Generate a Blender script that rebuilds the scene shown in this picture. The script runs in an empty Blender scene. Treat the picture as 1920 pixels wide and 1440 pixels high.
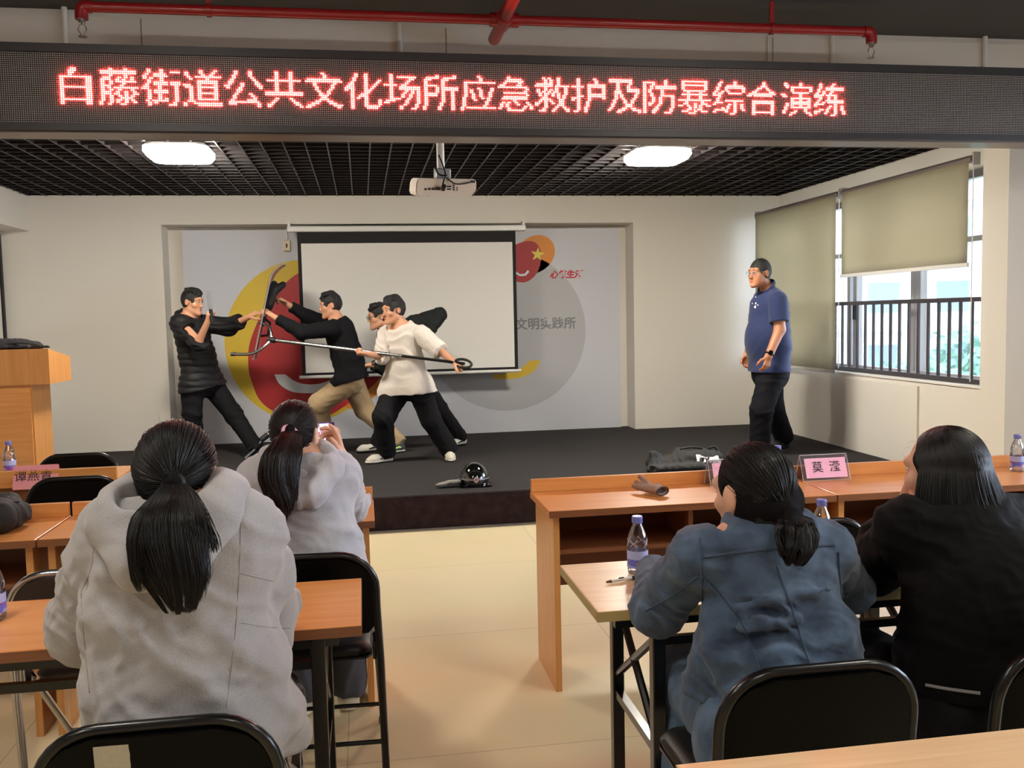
import bpy, bmesh, math, random
import numpy as np
from mathutils import Vector, Matrix
from mathutils.bvhtree import BVHTree

SC = bpy.context.scene
COL = SC.collection

# ------------------------------------------------------------------ camera
F_PX, CAM_H = 1696.0, 1.52
YAW, PITCH, ROLL = [math.radians(a) for a in (9.295, 4.276, -1.2265)]
_f = np.array([math.sin(YAW) * math.cos(PITCH), math.cos(YAW) * math.cos(PITCH), -math.sin(PITCH)])
_r0 = np.array([math.cos(YAW), -math.sin(YAW), 0.0])
_u0 = np.cross(_r0, _f)
_r = math.cos(ROLL) * _r0 + math.sin(ROLL) * _u0
_u = -math.sin(ROLL) * _r0 + math.cos(ROLL) * _u0
cam_data = bpy.data.cameras.new('camera')
cam_data.sensor_fit = 'HORIZONTAL'
cam_data.sensor_width = 36.0
cam_data.lens = F_PX / 1920.0 * 36.0
cam_data.clip_start = 0.05
cam = bpy.data.objects.new('camera', cam_data)
COL.objects.link(cam)
cam.matrix_world = Matrix(((_r[0], _u[0], -_f[0], 0), (_r[1], _u[1], -_f[1], 0), (_r[2], _u[2], -_f[2], CAM_H), (0, 0, 0, 1)))
SC.camera = cam

# ------------------------------------------------------------------ world, exposure, window portals
world = bpy.data.worlds.new('overcast_sky')
SC.world = world
world.use_nodes = True
_bg = world.node_tree.nodes['Background']
_bg.inputs[0].default_value = (0.74, 0.85, 1.0, 1)
_bg.inputs[1].default_value = 17.0
SC.view_settings.view_transform = 'Standard'
SC.view_settings.look = 'None'
SC.view_settings.exposure = 0.0
SC.view_settings.gamma = 1.0
SC.view_settings.use_curve_mapping = False
SC.cycles.use_denoising = True
SC.cycles.max_bounces = 8
SC.cycles.transparent_max_bounces = 16
SC.cycles.sample_clamp_indirect = 6.0
SC.cycles.caustics_reflective = False
SC.cycles.caustics_refractive = False

LAMP, LAMP_HALL = 140.0, 50.0            # radiance of the square ceiling lamps
LED_RED = (90.0, 4.0, 3.2)

def portal(name, loc, rot, sx, sy):
    l = bpy.data.lights.new(name, 'AREA')
    l.shape = 'RECTANGLE'; l.size = sx; l.size_y = sy
    l.cycles.is_portal = True
    o = bpy.data.objects.new(name, l); COL.objects.link(o)
    o.location = loc; o.rotation_euler = rot
portal('stage_window_portal', (4.74, 7.69, 1.75), (0, math.radians(90), 0), 1.75, 3.7)
portal('hall_window_portal', (6.25, 2.3, 1.75), (0, math.radians(90), 0), 1.7, 4.2)

# ------------------------------------------------------------------ helpers
def at(x, y, Y):
    """the point at depth Y that the photograph shows at pixel x, y"""
    d = _r * ((x - 960) / F_PX) - _u * ((y - 720) / F_PX) + _f
    return Vector((d[0] * Y / d[1], Y, CAM_H + d[2] * Y / d[1]))
def atz(x, y, z):
    d = _r * ((x - 960) / F_PX) - _u * ((y - 720) / F_PX) + _f
    s = (z - CAM_H) / d[2]
    return Vector((d[0] * s, d[1] * s, z))
def atx(x, y, X):
    d = _r * ((x - 960) / F_PX) - _u * ((y - 720) / F_PX) + _f
    s = X / d[0]
    return Vector((X, d[1] * s, CAM_H + d[2] * s))
def lin(r, g, b):
    return tuple(((c / 255) / 12.92 if c / 255 <= 0.04045 else ((c / 255 + 0.055) / 1.055) ** 2.4) for c in (r, g, b)) + (1.0,)

# ---- materials
MATS = {}
def pmat(name, col, rough=0.5, metal=0.0, noise=0.0, nscale=30.0, bump=0.0, bscale=60.0, stretch=None, spec=0.5, coat=0.0,
         sss=0.0, sheen=0.0, trans=0.0, col2=None, alpha=1.0, detail=4.0, coatr=0.05):
    m = bpy.data.materials.new(name); m.use_nodes = True
    nt = m.node_tree; b = nt.nodes['Principled BSDF']
    b.inputs['Base Color'].default_value = col
    b.inputs['Roughness'].default_value = rough
    b.inputs['Metallic'].default_value = metal
    b.inputs['Specular IOR Level'].default_value = spec
    b.inputs['Coat Weight'].default_value = coat
    b.inputs['Coat Roughness'].default_value = coatr
    b.inputs['Sheen Weight'].default_value = sheen
    b.inputs['Transmission Weight'].default_value = trans
    b.inputs['Alpha'].default_value = alpha
    if sss:
        b.inputs['Subsurface Weight'].default_value = sss
        b.inputs['Subsurface Radius'].default_value = (0.02, 0.008, 0.004)
        b.inputs['Subsurface Scale'].default_value = 0.5
    if noise or bump or col2:
        tc = nt.nodes.new('ShaderNodeTexCoord'); mp = nt.nodes.new('ShaderNodeMapping')
        nt.links.new(tc.outputs['Object'], mp.inputs['Vector'])
        if stretch: mp.inputs['Scale'].default_value = stretch
        if noise or col2:
            n = nt.nodes.new('ShaderNodeTexNoise'); n.inputs['Scale'].default_value = nscale; n.inputs['Detail'].default_value = detail
            nt.links.new(mp.outputs[0], n.inputs['Vector'])
            rmp = nt.nodes.new('ShaderNodeValToRGB')
            rmp.color_ramp.elements[0].position = 0.3; rmp.color_ramp.elements[1].position = 0.7
            c2 = col2 if col2 else tuple(min(1, c * (1 + noise)) for c in col[:3]) + (1,)
            c1 = col if col2 else tuple(c * (1 - noise) for c in col[:3]) + (1,)
            rmp.color_ramp.elements[0].color = c1; rmp.color_ramp.elements[1].color = c2
            nt.links.new(n.outputs['Fac'], rmp.inputs[0]); nt.links.new(rmp.outputs[0], b.inputs['Base Color'])
        if bump:
            n2 = nt.nodes.new('ShaderNodeTexNoise'); n2.inputs['Scale'].default_value = bscale; n2.inputs['Detail'].default_value = 5
            nt.links.new(mp.outputs[0], n2.inputs['Vector'])
            bp = nt.nodes.new('ShaderNodeBump'); bp.inputs['Strength'].default_value = bump; bp.inputs['Distance'].default_value = 0.01
            nt.links.new(n2.outputs['Fac'], bp.inputs['Height']); nt.links.new(bp.outputs[0], b.inputs['Normal'])
    MATS[name] = m
    return m
def emat(name, col, strength):
    m = bpy.data.materials.new(name); m.use_nodes = True
    nt = m.node_tree; nt.nodes.clear()
    e = nt.nodes.new('ShaderNodeEmission'); o = nt.nodes.new('ShaderNodeOutputMaterial')
    e.inputs[0].default_value = col; e.inputs[1].default_value = strength
    nt.links.new(e.outputs[0], o.inputs[0]); MATS[name] = m
    return m
def clearmat(name, tint, gloss=0.08, rough=0.02, body=0.0, bodycol=(0.8, 0.8, 0.8, 1)):
    """clear sheet: lets light straight through, mirrors a little at grazing angles"""
    m = bpy.data.materials.new(name); m.use_nodes = True
    nt = m.node_tree; nt.nodes.clear()
    t = nt.nodes.new('ShaderNodeBsdfTransparent'); t.inputs[0].default_value = tint
    g = nt.nodes.new('ShaderNodeBsdfGlossy'); g.inputs['Roughness'].default_value = rough
    lw = nt.nodes.new('ShaderNodeLayerWeight'); lw.inputs[0].default_value = 0.35
    mr = nt.nodes.new('ShaderNodeMath'); mr.operation = 'MULTIPLY_ADD'
    mr.inputs[1].default_value = 0.75; mr.inputs[2].default_value = gloss
    nt.links.new(lw.outputs['Fresnel'], mr.inputs[0])
    mx = nt.nodes.new('ShaderNodeMixShader'); o = nt.nodes.new('ShaderNodeOutputMaterial')
    nt.links.new(mr.outputs[0], mx.inputs[0]); nt.links.new(g.outputs[0], mx.inputs[2])
    if body:
        d = nt.nodes.new('ShaderNodeBsdfDiffuse'); d.inputs[0].default_value = bodycol
        m2 = nt.nodes.new('ShaderNodeMixShader'); m2.inputs[0].default_value = body
        nt.links.new(t.outputs[0], m2.inputs[1]); nt.links.new(d.outputs[0], m2.inputs[2])
        nt.links.new(m2.outputs[0], mx.inputs[1])
    else:
        nt.links.new(t.outputs[0], mx.inputs[1])
    nt.links.new(mx.outputs[0], o.inputs[0]); MATS[name] = m
    return m
def woodmat(name, c1, c2, rough=0.32, coat=0.15, axis=(0.6, 9.0, 9.0)):
    m = bpy.data.materials.new(name); m.use_nodes = True
    nt = m.node_tree; b = nt.nodes['Principled BSDF']
    b.inputs['Roughness'].default_value = rough; b.inputs['Coat Weight'].default_value = coat; b.inputs['Coat Roughness'].default_value = 0.25
    tc = nt.nodes.new('ShaderNodeTexCoord'); mp = nt.nodes.new('ShaderNodeMapping'); mp.inputs['Scale'].default_value = axis
    nt.links.new(tc.outputs['Object'], mp.inputs['Vector'])
    n = nt.nodes.new('ShaderNodeTexNoise'); n.inputs['Scale'].default_value = 4.0; n.inputs['Detail'].default_value = 6; n.inputs['Distortion'].default_value = 0.6
    nt.links.new(mp.outputs[0], n.inputs['Vector'])
    r = nt.nodes.new('ShaderNodeValToRGB'); r.color_ramp.elements[0].position = 0.35; r.color_ramp.elements[1].position = 0.68
    r.color_ramp.elements[0].color = c1; r.color_ramp.elements[1].color = c2
    nt.links.new(n.outputs['Fac'], r.inputs[0]); nt.links.new(r.outputs[0], b.inputs['Base Color'])
    MATS[name] = m
    return m

# ---- mesh building
class MB:
    """collects shapes and links them as one mesh object"""
    def __init__(s): s.bm = bmesh.new()
    def box(s, x0, x1, y0, y1, z0, z1, M=None, bev=0.0, seg=2):
        vs = [s.bm.verts.new((x, y, z)) for z in (z0, z1) for y in (y0, y1) for x in (x0, x1)]
        fs = [s.bm.faces.new([vs[i] for i in f]) for f in ((0, 2, 3, 1), (4, 5, 7, 6), (0, 1, 5, 4), (2, 6, 7, 3), (0, 4, 6, 2), (1, 3, 7, 5))]
        if M is not None:
            for v in vs: v.co = M @ v.co
        if bev > 0:
            es = list({e for f in fs for e in f.edges})
            bmesh.ops.bevel(s.bm, geom=es, offset=bev, segments=seg, affect='EDGES', profile=0.5)
        return s
    def tube(s, pts, r, n=10, caps=True, closed=False):
        pts = [Vector(p) for p in pts]; m = len(pts)
        rr = r if isinstance(r, (list, tuple)) else [r] * m
        rings = []; prev = None
        for i, p in enumerate(pts):
            if closed: t = pts[(i + 1) % m] - pts[i - 1]
            elif i == 0: t = pts[1] - pts[0]
            elif i == m - 1: t = pts[-1] - pts[-2]
            else: t = (pts[i + 1] - pts[i]).normalized() + (pts[i] - pts[i - 1]).normalized()
            t.normalize()
            if prev is None:
                a = Vector((0, 0, 1)) if abs(t.z) < 0.9 else Vector((1, 0, 0))
                u = t.cross(a).normalized()
            else:
                u = (prev - t * prev.dot(t)).normalized()
            prev = u; w = t.cross(u)
            rings.append([s.bm.verts.new(p + (u * math.cos(2 * math.pi * k / n) + w * math.sin(2 * math.pi * k / n)) * rr[i]) for k in range(n)])
        for i in range(m if closed else m - 1):
            a, b = rings[i], rings[(i + 1) % m]
            for k in range(n): s.bm.faces.new((a[k], a[(k + 1) % n], b[(k + 1) % n], b[k]))
        if caps and not closed:
            s.bm.faces.new(rings[0][::-1]); s.bm.faces.new(rings[-1])
        return s
    def lathe(s, prof, n=20, M=None, cap0=True, cap1=True):
        rings = []
        for (r, z) in prof:
            rings.append([s.bm.verts.new((r * math.cos(2 * math.pi * k / n), r * math.sin(2 * math.pi * k / n), z)) for k in range(n)])
        for a, b in zip(rings, rings[1:]):
            for k in range(n): s.bm.faces.new((a[k], a[(k + 1) % n], b[(k + 1) % n], b[k]))
        if cap0: s.bm.faces.new(rings[0][::-1])
        if cap1: s.bm.faces.new(rings[-1])
        if M is not None:
            for rg in rings:
                for v in rg: v.co = M @ v.co
        return s
    def prism(s, poly, vec, M=None):
        """poly: 3-D outline, swept along vec"""
        a = [s.bm.verts.new(Vector(p)) for p in poly]; b = [s.bm.verts.new(Vector(p) + Vector(vec)) for p in poly]
        n = len(a)
        s.bm.faces.new(a[::-1]); s.bm.faces.new(b)
        for i in range(n): s.bm.faces.new((a[i], a[(i + 1) % n], b[(i + 1) % n], b[i]))
        if M is not None:
            for v in a + b: v.co = M @ v.co
        return s
    def quad(s, *ps):
        s.bm.faces.new([s.bm.verts.new(Vector(p)) for p in ps]); return s
    def grid(s, fn, nu, nv, thick=0.0):
        """fn(u, v) -> point, u and v in 0..1; thick gives the sheet a second side"""
        vs = [[s.bm.verts.new(Vector(fn(i / nu, j / nv))) for j in range(nv + 1)] for i in range(nu + 1)]
        fs = [s.bm.faces.new((vs[i][j], vs[i + 1][j], vs[i + 1][j + 1], vs[i][j + 1])) for i in range(nu) for j in range(nv)]
        if thick: bmesh.ops.solidify(s.bm, geom=fs, thickness=thick)
        return s
    def build(s, name, mat, parent=None, smooth=False, angle=None):
        me = bpy.data.meshes.new(name)
        bmesh.ops.recalc_face_normals(s.bm, faces=s.bm.faces)
        s.bm.to_mesh(me); s.bm.free()
        if smooth:
            me.polygons.foreach_set('use_smooth', [True] * len(me.polygons))
            if angle is not None: me.set_sharp_from_angle(angle=math.radians(angle))
        o = bpy.data.objects.new(name, me); COL.objects.link(o)
        for mm in (mat if isinstance(mat, (list, tuple)) else [mat]): me.materials.append(mm)
        if parent is not None:
            o.parent = parent
        return o
def npmesh(name, V, Fc, mat, parent=None, smooth=True):
    me = bpy.data.meshes.new(name)
    me.from_pydata([], [], [])
    V = np.asarray(V, dtype=np.float32); Fc = np.asarray(Fc, dtype=np.int32)
    k = Fc.shape[1]
    me.vertices.add(len(V)); me.vertices.foreach_set('co', V.ravel())
    me.loops.add(Fc.size); me.loops.foreach_set('vertex_index', Fc.ravel())
    me.polygons.add(len(Fc)); me.polygons.foreach_set('loop_start', np.arange(0, Fc.size, k, dtype=np.int32))
    me.update(calc_edges=True); me.validate()
    me.polygons.foreach_set('use_smooth', np.ones(len(me.polygons), dtype=bool))
    o = bpy.data.objects.new(name, me); COL.objects.link(o)
    me.materials.append(mat)
    if parent is not None: o.parent = parent
    return o
def tag(o, label, cat, group=None):
    o['label'] = label; o['category'] = cat
    if group: o['group'] = group
    return o
def struct(o): o['kind'] = 'structure'; return o
def empty(name, loc=(0, 0, 0), rz=0.0):
    o = bpy.data.objects.new(name, None); COL.objects.link(o)
    o.location = loc; o.rotation_euler = (0, 0, rz); o.empty_display_size = 0.1
    return o
def copy_tree(o, parent=None):
    c = o.copy(); COL.objects.link(c)
    if parent is not None: c.parent = parent
    for ch in list(o.children): copy_tree(ch, c)
    return c
def localize(root):
    """children were built in world space: make them children of root without moving them"""
    for ch in root.children:
        ch.matrix_parent_inverse = Matrix.Translation(-Vector(root.location))
    return root
def text_mesh(name, body, size, M, mat, parent=None, extrude=0.0008, offset=0.0, shear=0.0):
    cu = bpy.data.curves.new(name, 'FONT'); cu.body = body; cu.size = size; cu.extrude = extrude; cu.offset = offset
    cu.align_x = 'CENTER'; cu.align_y = 'CENTER'; cu.shear = shear
    t = bpy.data.objects.new(name + '_curve', cu); COL.objects.link(t)
    dg = bpy.context.evaluated_depsgraph_get(); dg.update()
    me = bpy.data.meshes.new_from_object(t.evaluated_get(dg))
    bpy.data.objects.remove(t); bpy.data.curves.remove(cu)
    me.name = name; me.transform(M); me.materials.clear(); me.materials.append(mat)
    o = bpy.data.objects.new(name, me); COL.objects.link(o)
    if parent is not None: o.parent = parent
    return o
def spline(pts, n=8, closed=True):
    """Catmull-Rom through 2-D or 3-D points"""
    P = [np.array(p, float) for p in pts]; m = len(P); out = []
    rng = range(m) if closed else range(m - 1)
    for i in rng:
        if closed: a, b, c, d = P[i - 1], P[i], P[(i + 1) % m], P[(i + 2) % m]
        else: a, b, c, d = P[max(i - 1, 0)], P[i], P[i + 1], P[min(i + 2, m - 1)]
        for k in range(n):
            t = k / n
            out.append(0.5 * ((2 * b) + (-a + c) * t + (2 * a - 5 * b + 4 * c - d) * t * t + (-a + 3 * b - 3 * c + d) * t ** 3))
    if not closed: out.append(P[-1])
    return out
FACE_CAM = Matrix.Rotation(math.radians(90), 4, 'X')      # text lying in XY -> standing, readable from -Y

# ---- implicit surfaces: shapes blended into one continuous skin
class SDF:
    def __init__(s): s.ops = []
    def cap(s, a, b, ra, rb=None, k=0.02, flat=None):
        s.ops.append(('cap', np.array(a, float), np.array(b, float), ra, ra if rb is None else rb, k, flat)); return s
    def chain(s, pts, rs, k=0.02, flat=None):
        for i in range(len(pts) - 1): s.cap(pts[i], pts[i + 1], rs[i], rs[i + 1], k, flat)
        return s
    def ell(s, c, rad, R=None, k=0.02, sub=False):
        s.ops.append(('sub' if sub else 'ell', np.array(c, float), np.array(rad, float), np.eye(3) if R is None else np.array(R, float), k)); return s
    def rbox(s, c, half, R=None, r=0.01, k=0.01):
        s.ops.append(('box', np.array(c, float), np.array(half, float), np.eye(3) if R is None else np.array(R, float), r, k)); return s
    def cut(s, c, n, rad):
        n = np.array(n, float); s.ops.append(('cut', np.array(c, float), n / np.linalg.norm(n), rad)); return s
    def bounds(s):
        lo = np.full(3, 1e9); hi = -lo
        for o in s.ops:
            if o[0] == 'cap':
                r = max(o[3], o[4])
                lo = np.minimum(lo, np.minimum(o[1], o[2]) - r); hi = np.maximum(hi, np.maximum(o[1], o[2]) + r)
            elif o[0] == 'ell':
                r = o[2].max(); lo = np.minimum(lo, o[1] - r); hi = np.maximum(hi, o[1] + r)
            elif o[0] == 'box':
                r = np.linalg.norm(o[2]); lo = np.minimum(lo, o[1] - r); hi = np.maximum(hi, o[1] + r)
        return lo, hi
    def field(s, h, disp=None):
        lo, hi = s.bounds(); lo = lo - 0.03 - 2 * h; hi = hi + 0.03 + 2 * h
        n = np.ceil((hi - lo) / h).astype(int) + 1
        ax = [(lo[i] + h * np.arange(n[i])).astype(np.float32) for i in range(3)]
        D = np.full(n, 9.0, np.float32)
        for o in s.ops:
            kk = {'cap': 5, 'ell': 4, 'sub': 4, 'box': 5, 'cut': 3}[o[0]]
            k = o[kk] if o[0] != 'cut' else 0
            mrg = k + 3 * h + 0.012
            if o[0] == 'cap': r = max(o[3], o[4]); a = np.minimum(o[1], o[2]) - r - mrg; b = np.maximum(o[1], o[2]) + r + mrg
            elif o[0] in ('ell', 'sub'): a = o[1] - o[2].max() - mrg; b = o[1] + o[2].max() + mrg
            elif o[0] == 'box': r = np.linalg.norm(o[2]); a = o[1] - r - mrg; b = o[1] + r + mrg
            else: a = o[1] - o[3]; b = o[1] + o[3]
            i0 = np.clip(np.floor((a - lo) / h).astype(int), 0, n); i1 = np.clip(np.ceil((b - lo) / h).astype(int) + 1, 0, n)
            if (i1 <= i0).any(): continue
            sl = tuple(slice(i0[i], i1[i]) for i in range(3))
            P = np.stack(np.meshgrid(ax[0][sl[0]], ax[1][sl[1]], ax[2][sl[2]], indexing='ij'), -1)
            d0 = D[sl]
            if o[0] == 'cap':
                A, B = o[1].astype(np.float32), o[2].astype(np.float32)
                Q = P - A; ba = B - A; ts = np.clip((Q @ ba) / max(ba @ ba, 1e-9), 0, 1)
                q = Q - ts[..., None] * ba
                if o[6] is not None:
                    fn, fs = np.array(o[6][0], np.float32), o[6][1]
                    q = q + ((q @ fn) * (1 / fs - 1))[..., None] * fn
                    dp = (np.linalg.norm(q, axis=-1) - (o[3] + (o[4] - o[3]) * ts)) * (0.5 + 0.5 * fs)
                else:
                    dp = np.linalg.norm(q, axis=-1) - (o[3] + (o[4] - o[3]) * ts)
            elif o[0] in ('ell', 'sub'):
                q = (P - o[1].astype(np.float32)) @ o[3].T.astype(np.float32)
                rr = o[2].astype(np.float32)
                k0 = np.linalg.norm(q / rr, axis=-1); k1 = np.linalg.norm(q / (rr * rr), axis=-1)
                dp = k0 * (k0 - 1) / np.maximum(k1, 1e-6)
            elif o[0] == 'box':
                q = np.abs((P - o[1].astype(np.float32)) @ o[3].T.astype(np.float32)) - (o[2].astype(np.float32) - o[4])
                dp = np.linalg.norm(np.maximum(q, 0), axis=-1) + np.minimum(q.max(-1), 0) - o[4]
            else:
                dp = (P - o[1].astype(np.float32)) @ o[2].astype(np.float32)
                inr = np.linalg.norm(P - o[1].astype(np.float32), axis=-1) < o[3]
                D[sl] = np.where(inr, np.maximum(d0, dp), d0); continue
            k = max(k, 1e-5)
            if o[0] == 'sub':
                a_, b_ = d0, -dp
                hh = np.maximum(k - np.abs(a_ - b_), 0) / k
                D[sl] = np.maximum(a_, b_) + hh * hh * k * 0.25
            else:
                hh = np.maximum(k - np.abs(d0 - dp), 0) / k
                D[sl] = np.minimum(d0, dp) - hh * hh * k * 0.25
        if disp is not None:
            ii = np.nonzero(np.abs(D) < 0.05)
            P = np.stack([ax[0][ii[0]], ax[1][ii[1]], ax[2][ii[2]]], -1)
            D[ii] -= disp(P)
        return D, lo
    def mesh(s, h, disp=None):
        D, lo = s.field(h, disp)
        S = D < 0
        c = np.zeros(np.array(D.shape) - 1, np.int8)
        for i in (0, 1):
            for j in (0, 1):
                for k in (0, 1): c += S[i:D.shape[0] - 1 + i, j:D.shape[1] - 1 + j, k:D.shape[2] - 1 + k]
        ac = np.nonzero((c > 0) & (c < 8)); na = len(ac[0])
        idx = np.full(c.shape, -1, np.int32); idx[ac] = np.arange(na)
        A = np.stack(ac, -1); pos = np.zeros((na, 3)); cnt = np.zeros(na)
        cor = [(0, 0, 0), (1, 0, 0), (0, 1, 0), (1, 1, 0), (0, 0, 1), (1, 0, 1), (0, 1, 1), (1, 1, 1)]
        vals = [D[A[:, 0] + q[0], A[:, 1] + q[1], A[:, 2] + q[2]] for q in cor]
        for e0, e1 in ((0, 1), (2, 3), (4, 5), (6, 7), (0, 2), (1, 3), (4, 6), (5, 7), (0, 4), (1, 5), (2, 6), (3, 7)):
            v0, v1 = vals[e0], vals[e1]; mk = (v0 < 0) != (v1 < 0)
            t = np.where(mk, v0 / np.where(mk, v0 - v1, 1), 0)
            p0, p1 = np.array(cor[e0]), np.array(cor[e1])
            pos += np.where(mk[:, None], p0 + t[:, None] * (p1 - p0), 0); cnt += mk
        V = (A + pos / cnt[:, None]) * h + lo
        quads = []
        for axn in range(3):
            o1, o2 = (axn + 1) % 3, (axn + 2) % 3
            sa = [slice(None)] * 3; sb = [slice(None)] * 3
            sa[axn] = slice(0, -1); sb[axn] = slice(1, None)
            d1 = S[tuple(sa)]; d2 = S[tuple(sb)]
            e = np.stack(np.nonzero(d1 != d2), -1)
            e = e[(e[:, o1] > 0) & (e[:, o2] > 0) & (e[:, o1] < D.shape[o1] - 1) & (e[:, o2] < D.shape[o2] - 1)]
            fl = d1[e[:, 0], e[:, 1], e[:, 2]]
            def cell(a, b):
                q = e.copy(); q[:, o1] -= a; q[:, o2] -= b
                return idx[q[:, 0], q[:, 1], q[:, 2]]
            qd = np.stack([cell(1, 1), cell(0, 1), cell(0, 0), cell(1, 0)], -1)
            qd[~fl] = qd[~fl][:, ::-1]
            quads.append(qd)
        F = np.concatenate(quads); F = F[(F >= 0).all(1)]
        return V, F
def relax(V, F, it=2, lam=0.5):
    for _ in range(it):
        acc = np.zeros_like(V); n = np.zeros(len(V))
        for a in range(4):
            b = (a + 1) % 4
            np.add.at(acc, F[:, a], V[F[:, b]]); np.add.at(n, F[:, a], 1)
            np.add.at(acc, F[:, b], V[F[:, a]]); np.add.at(n, F[:, b], 1)
        V = V + lam * (acc / np.maximum(n, 1)[:, None] - V)
    return V
def sdf_obj(name, sdf, h, mat, parent=None, disp=None, smooth_it=1):
    V, F = sdf.mesh(h, disp)
    if smooth_it: V = relax(V, F, smooth_it)
    return npmesh(name, V, F, mat, parent)
def swarp(seed, scale, n=5):
    r = np.random.default_rng(seed); K = r.normal(size=(n, 3)) * (2 * math.pi / scale) * 0.6; ph = r.uniform(0, 6.28, n)
    return lambda P: np.sin(P @ K.T.astype(np.float32) + ph.astype(np.float32)).sum(-1) / n
def folds(amp, lam, direction, seed, fine=0.3):
    """cloth folds: ridges across `direction`, bent by a slow wobble"""
    d = np.array(direction, float); d /= np.linalg.norm(d); w1 = swarp(seed, lam * 3.2); w2 = swarp(seed + 1, lam * 5); w3 = swarp(seed + 2, lam * 0.8)
    def f(P):
        u = (P @ d.astype(np.float32)) / lam + 1.3 * w1(P)
        return amp * ((0.5 + 0.5 * np.sin(2 * math.pi * u)) ** 2 - 0.35) * (0.55 + 0.9 * w2(P)) + amp * fine * w3(P)
    return f
def addf(*fs): return lambda P: sum(f(P) for f in fs)

# ------------------------------------------------------------------ palette
M_wall = pmat('wall_paint', lin(226, 220, 210), 0.85, bump=0.03, bscale=90)
M_beam = pmat('beam_paint', lin(222, 214, 206), 0.85, bump=0.02)
M_mural = pmat('mural_board', lin(206, 207, 215), 0.55)
M_ceil = pmat('dark_ceiling_paint', lin(62, 58, 60), 0.8)
M_grille = pmat('dark_metal_grille', lin(34, 28, 29), 0.4, metal=0.2, spec=0.4)
M_void = pmat('ceiling_void', lin(14, 12, 12), 0.9)
M_carpet = pmat('stage_carpet', lin(50, 47, 46), 0.95, noise=0.12, nscale=220, bump=0.25, bscale=400, spec=0.2)
M_carpet2 = pmat('stage_riser_cloth', lin(44, 33, 34), 0.95, noise=0.3, nscale=14, spec=0.1)
M_black = pmat('black_metal', lin(9, 8, 9), 0.3, spec=0.4, coat=0.15, coatr=0.08)
M_blackback = pmat('black_backrest', lin(6, 5, 5), 0.35, spec=0.1)
M_blackm = pmat('black_matt_plastic', lin(22, 22, 23), 0.55)
M_vinyl = pmat('black_vinyl', lin(13, 12, 12), 0.45, spec=0.35, bump=0.05, bscale=300)
M_brownv = pmat('dark_brown_vinyl', lin(52, 40, 36), 0.45)
M_chrome = pmat('chrome', lin(200, 200, 205), 0.16, metal=1.0)
M_steel = pmat('steel', lin(190, 190, 190), 0.25, metal=1.0)
M_white = pmat('white_plastic', lin(228, 226, 222), 0.45)
M_orange = woodmat('orange_laminate', lin(212, 140, 76), lin(224, 156, 90))
M_orangev = woodmat('orange_laminate_upright', lin(194, 132, 72), lin(208, 146, 84), axis=(9.0, 9.0, 0.6))
M_brown = woodmat('reddish_brown_edge', lin(120, 72, 44), lin(134, 82, 50))
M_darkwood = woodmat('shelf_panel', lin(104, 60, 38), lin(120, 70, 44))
M_pale = woodmat('pale_beech_laminate', lin(222, 184, 140), lin(236, 202, 160))
M_paleedge = pmat('greenish_edge_band', lin(176, 156, 104), 0.5)
M_red = pmat('red_pipe_paint', lin(150, 24, 28), 0.35, coat=0.3)
M_frame = pmat('window_frame', lin(168, 166, 166), 0.4, metal=0.2)
M_dkframe = pmat('dark_rail_paint', lin(62, 56, 60), 0.4)
M_ink = pmat('black_ink', lin(52, 30, 38), 0.7)
M_greyink = pmat('grey_lettering', lin(128, 128, 132), 0.6)
M_redink = pmat('red_lettering', lin(196, 50, 60), 0.6)
M_glass = clearmat('window_glass', (0.97, 0.98, 1.0, 1), 0.03)

def floor_mat():
    m = bpy.data.materials.new('cream_floor_tiles'); m.use_nodes = True
    nt = m.node_tree; b = nt.nodes['Principled BSDF']
    b.inputs['Roughness'].default_value = 0.3; b.inputs['Coat Weight'].default_value = 0.2; b.inputs['Coat Roughness'].default_value = 0.2
    tc = nt.nodes.new('ShaderNodeTexCoord')
    br = nt.nodes.new('ShaderNodeTexBrick'); br.offset = 0.0; br.inputs['Scale'].default_value = 1.0
    br.inputs['Mortar Size'].default_value = 0.0025; br.inputs['Brick Width'].default_value = 1.2; br.inputs['Row Height'].default_value = 1.2
    br.inputs['Color1'].default_value = lin(232, 212, 170); br.inputs['Color2'].default_value = lin(234, 214, 173); br.inputs['Mortar'].default_value = lin(196, 176, 142)
    mp = nt.nodes.new('ShaderNodeMapping'); mp.inputs['Location'].default_value = (0.1, 0.55, 0)
    nt.links.new(tc.outputs['Object'], mp.inputs[0]); nt.links.new(mp.outputs[0], br.inputs['Vector'])
    n = nt.nodes.new('ShaderNodeTexNoise'); n.inputs['Scale'].default_value = 2.0; n.inputs['Detail'].default_value = 4
    nt.links.new(tc.outputs['Object'], n.inputs['Vector'])
    mx = nt.nodes.new('ShaderNodeMix'); mx.data_type = 'RGBA'; mx.blend_type = 'MULTIPLY'; mx.inputs[0].default_value = 0.12
    nt.links.new(br.outputs['Color'], mx.inputs[6]); nt.links.new(n.outputs['Color'], mx.inputs[7])
    nt.links.new(mx.outputs[2], b.inputs['Base Color'])
    return m
M_floor = floor_mat()

# ------------------------------------------------------------------ the setting
XR, YB = 4.34, 9.57          # stage side wall, back wall
ZG, ZC = 2.79, 3.30          # grille ceiling over the stage, dark ceiling over the hall
YBEAM = 5.56
HS = 0.25                    # stage height
struct(MB().box(-6.2, 6.2, -3.6, 10.2, -0.1, 0).build('floor', M_floor))
st = MB().box(-3.45, XR, 6.46, 9.86, 0.0, HS).build('stage_platform', M_carpet)
struct(st)
struct(MB().box(-3.45, XR, 6.44, 6.459, 0.004, HS - 0.004).build('stage_riser', M_carpet2))
struct(MB().box(-3.45, XR, 6.425, 6.44, 0, 0.012).build('stage_skirting', pmat('stage_edge_strip', lin(120, 112, 104), 0.5)))
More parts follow.
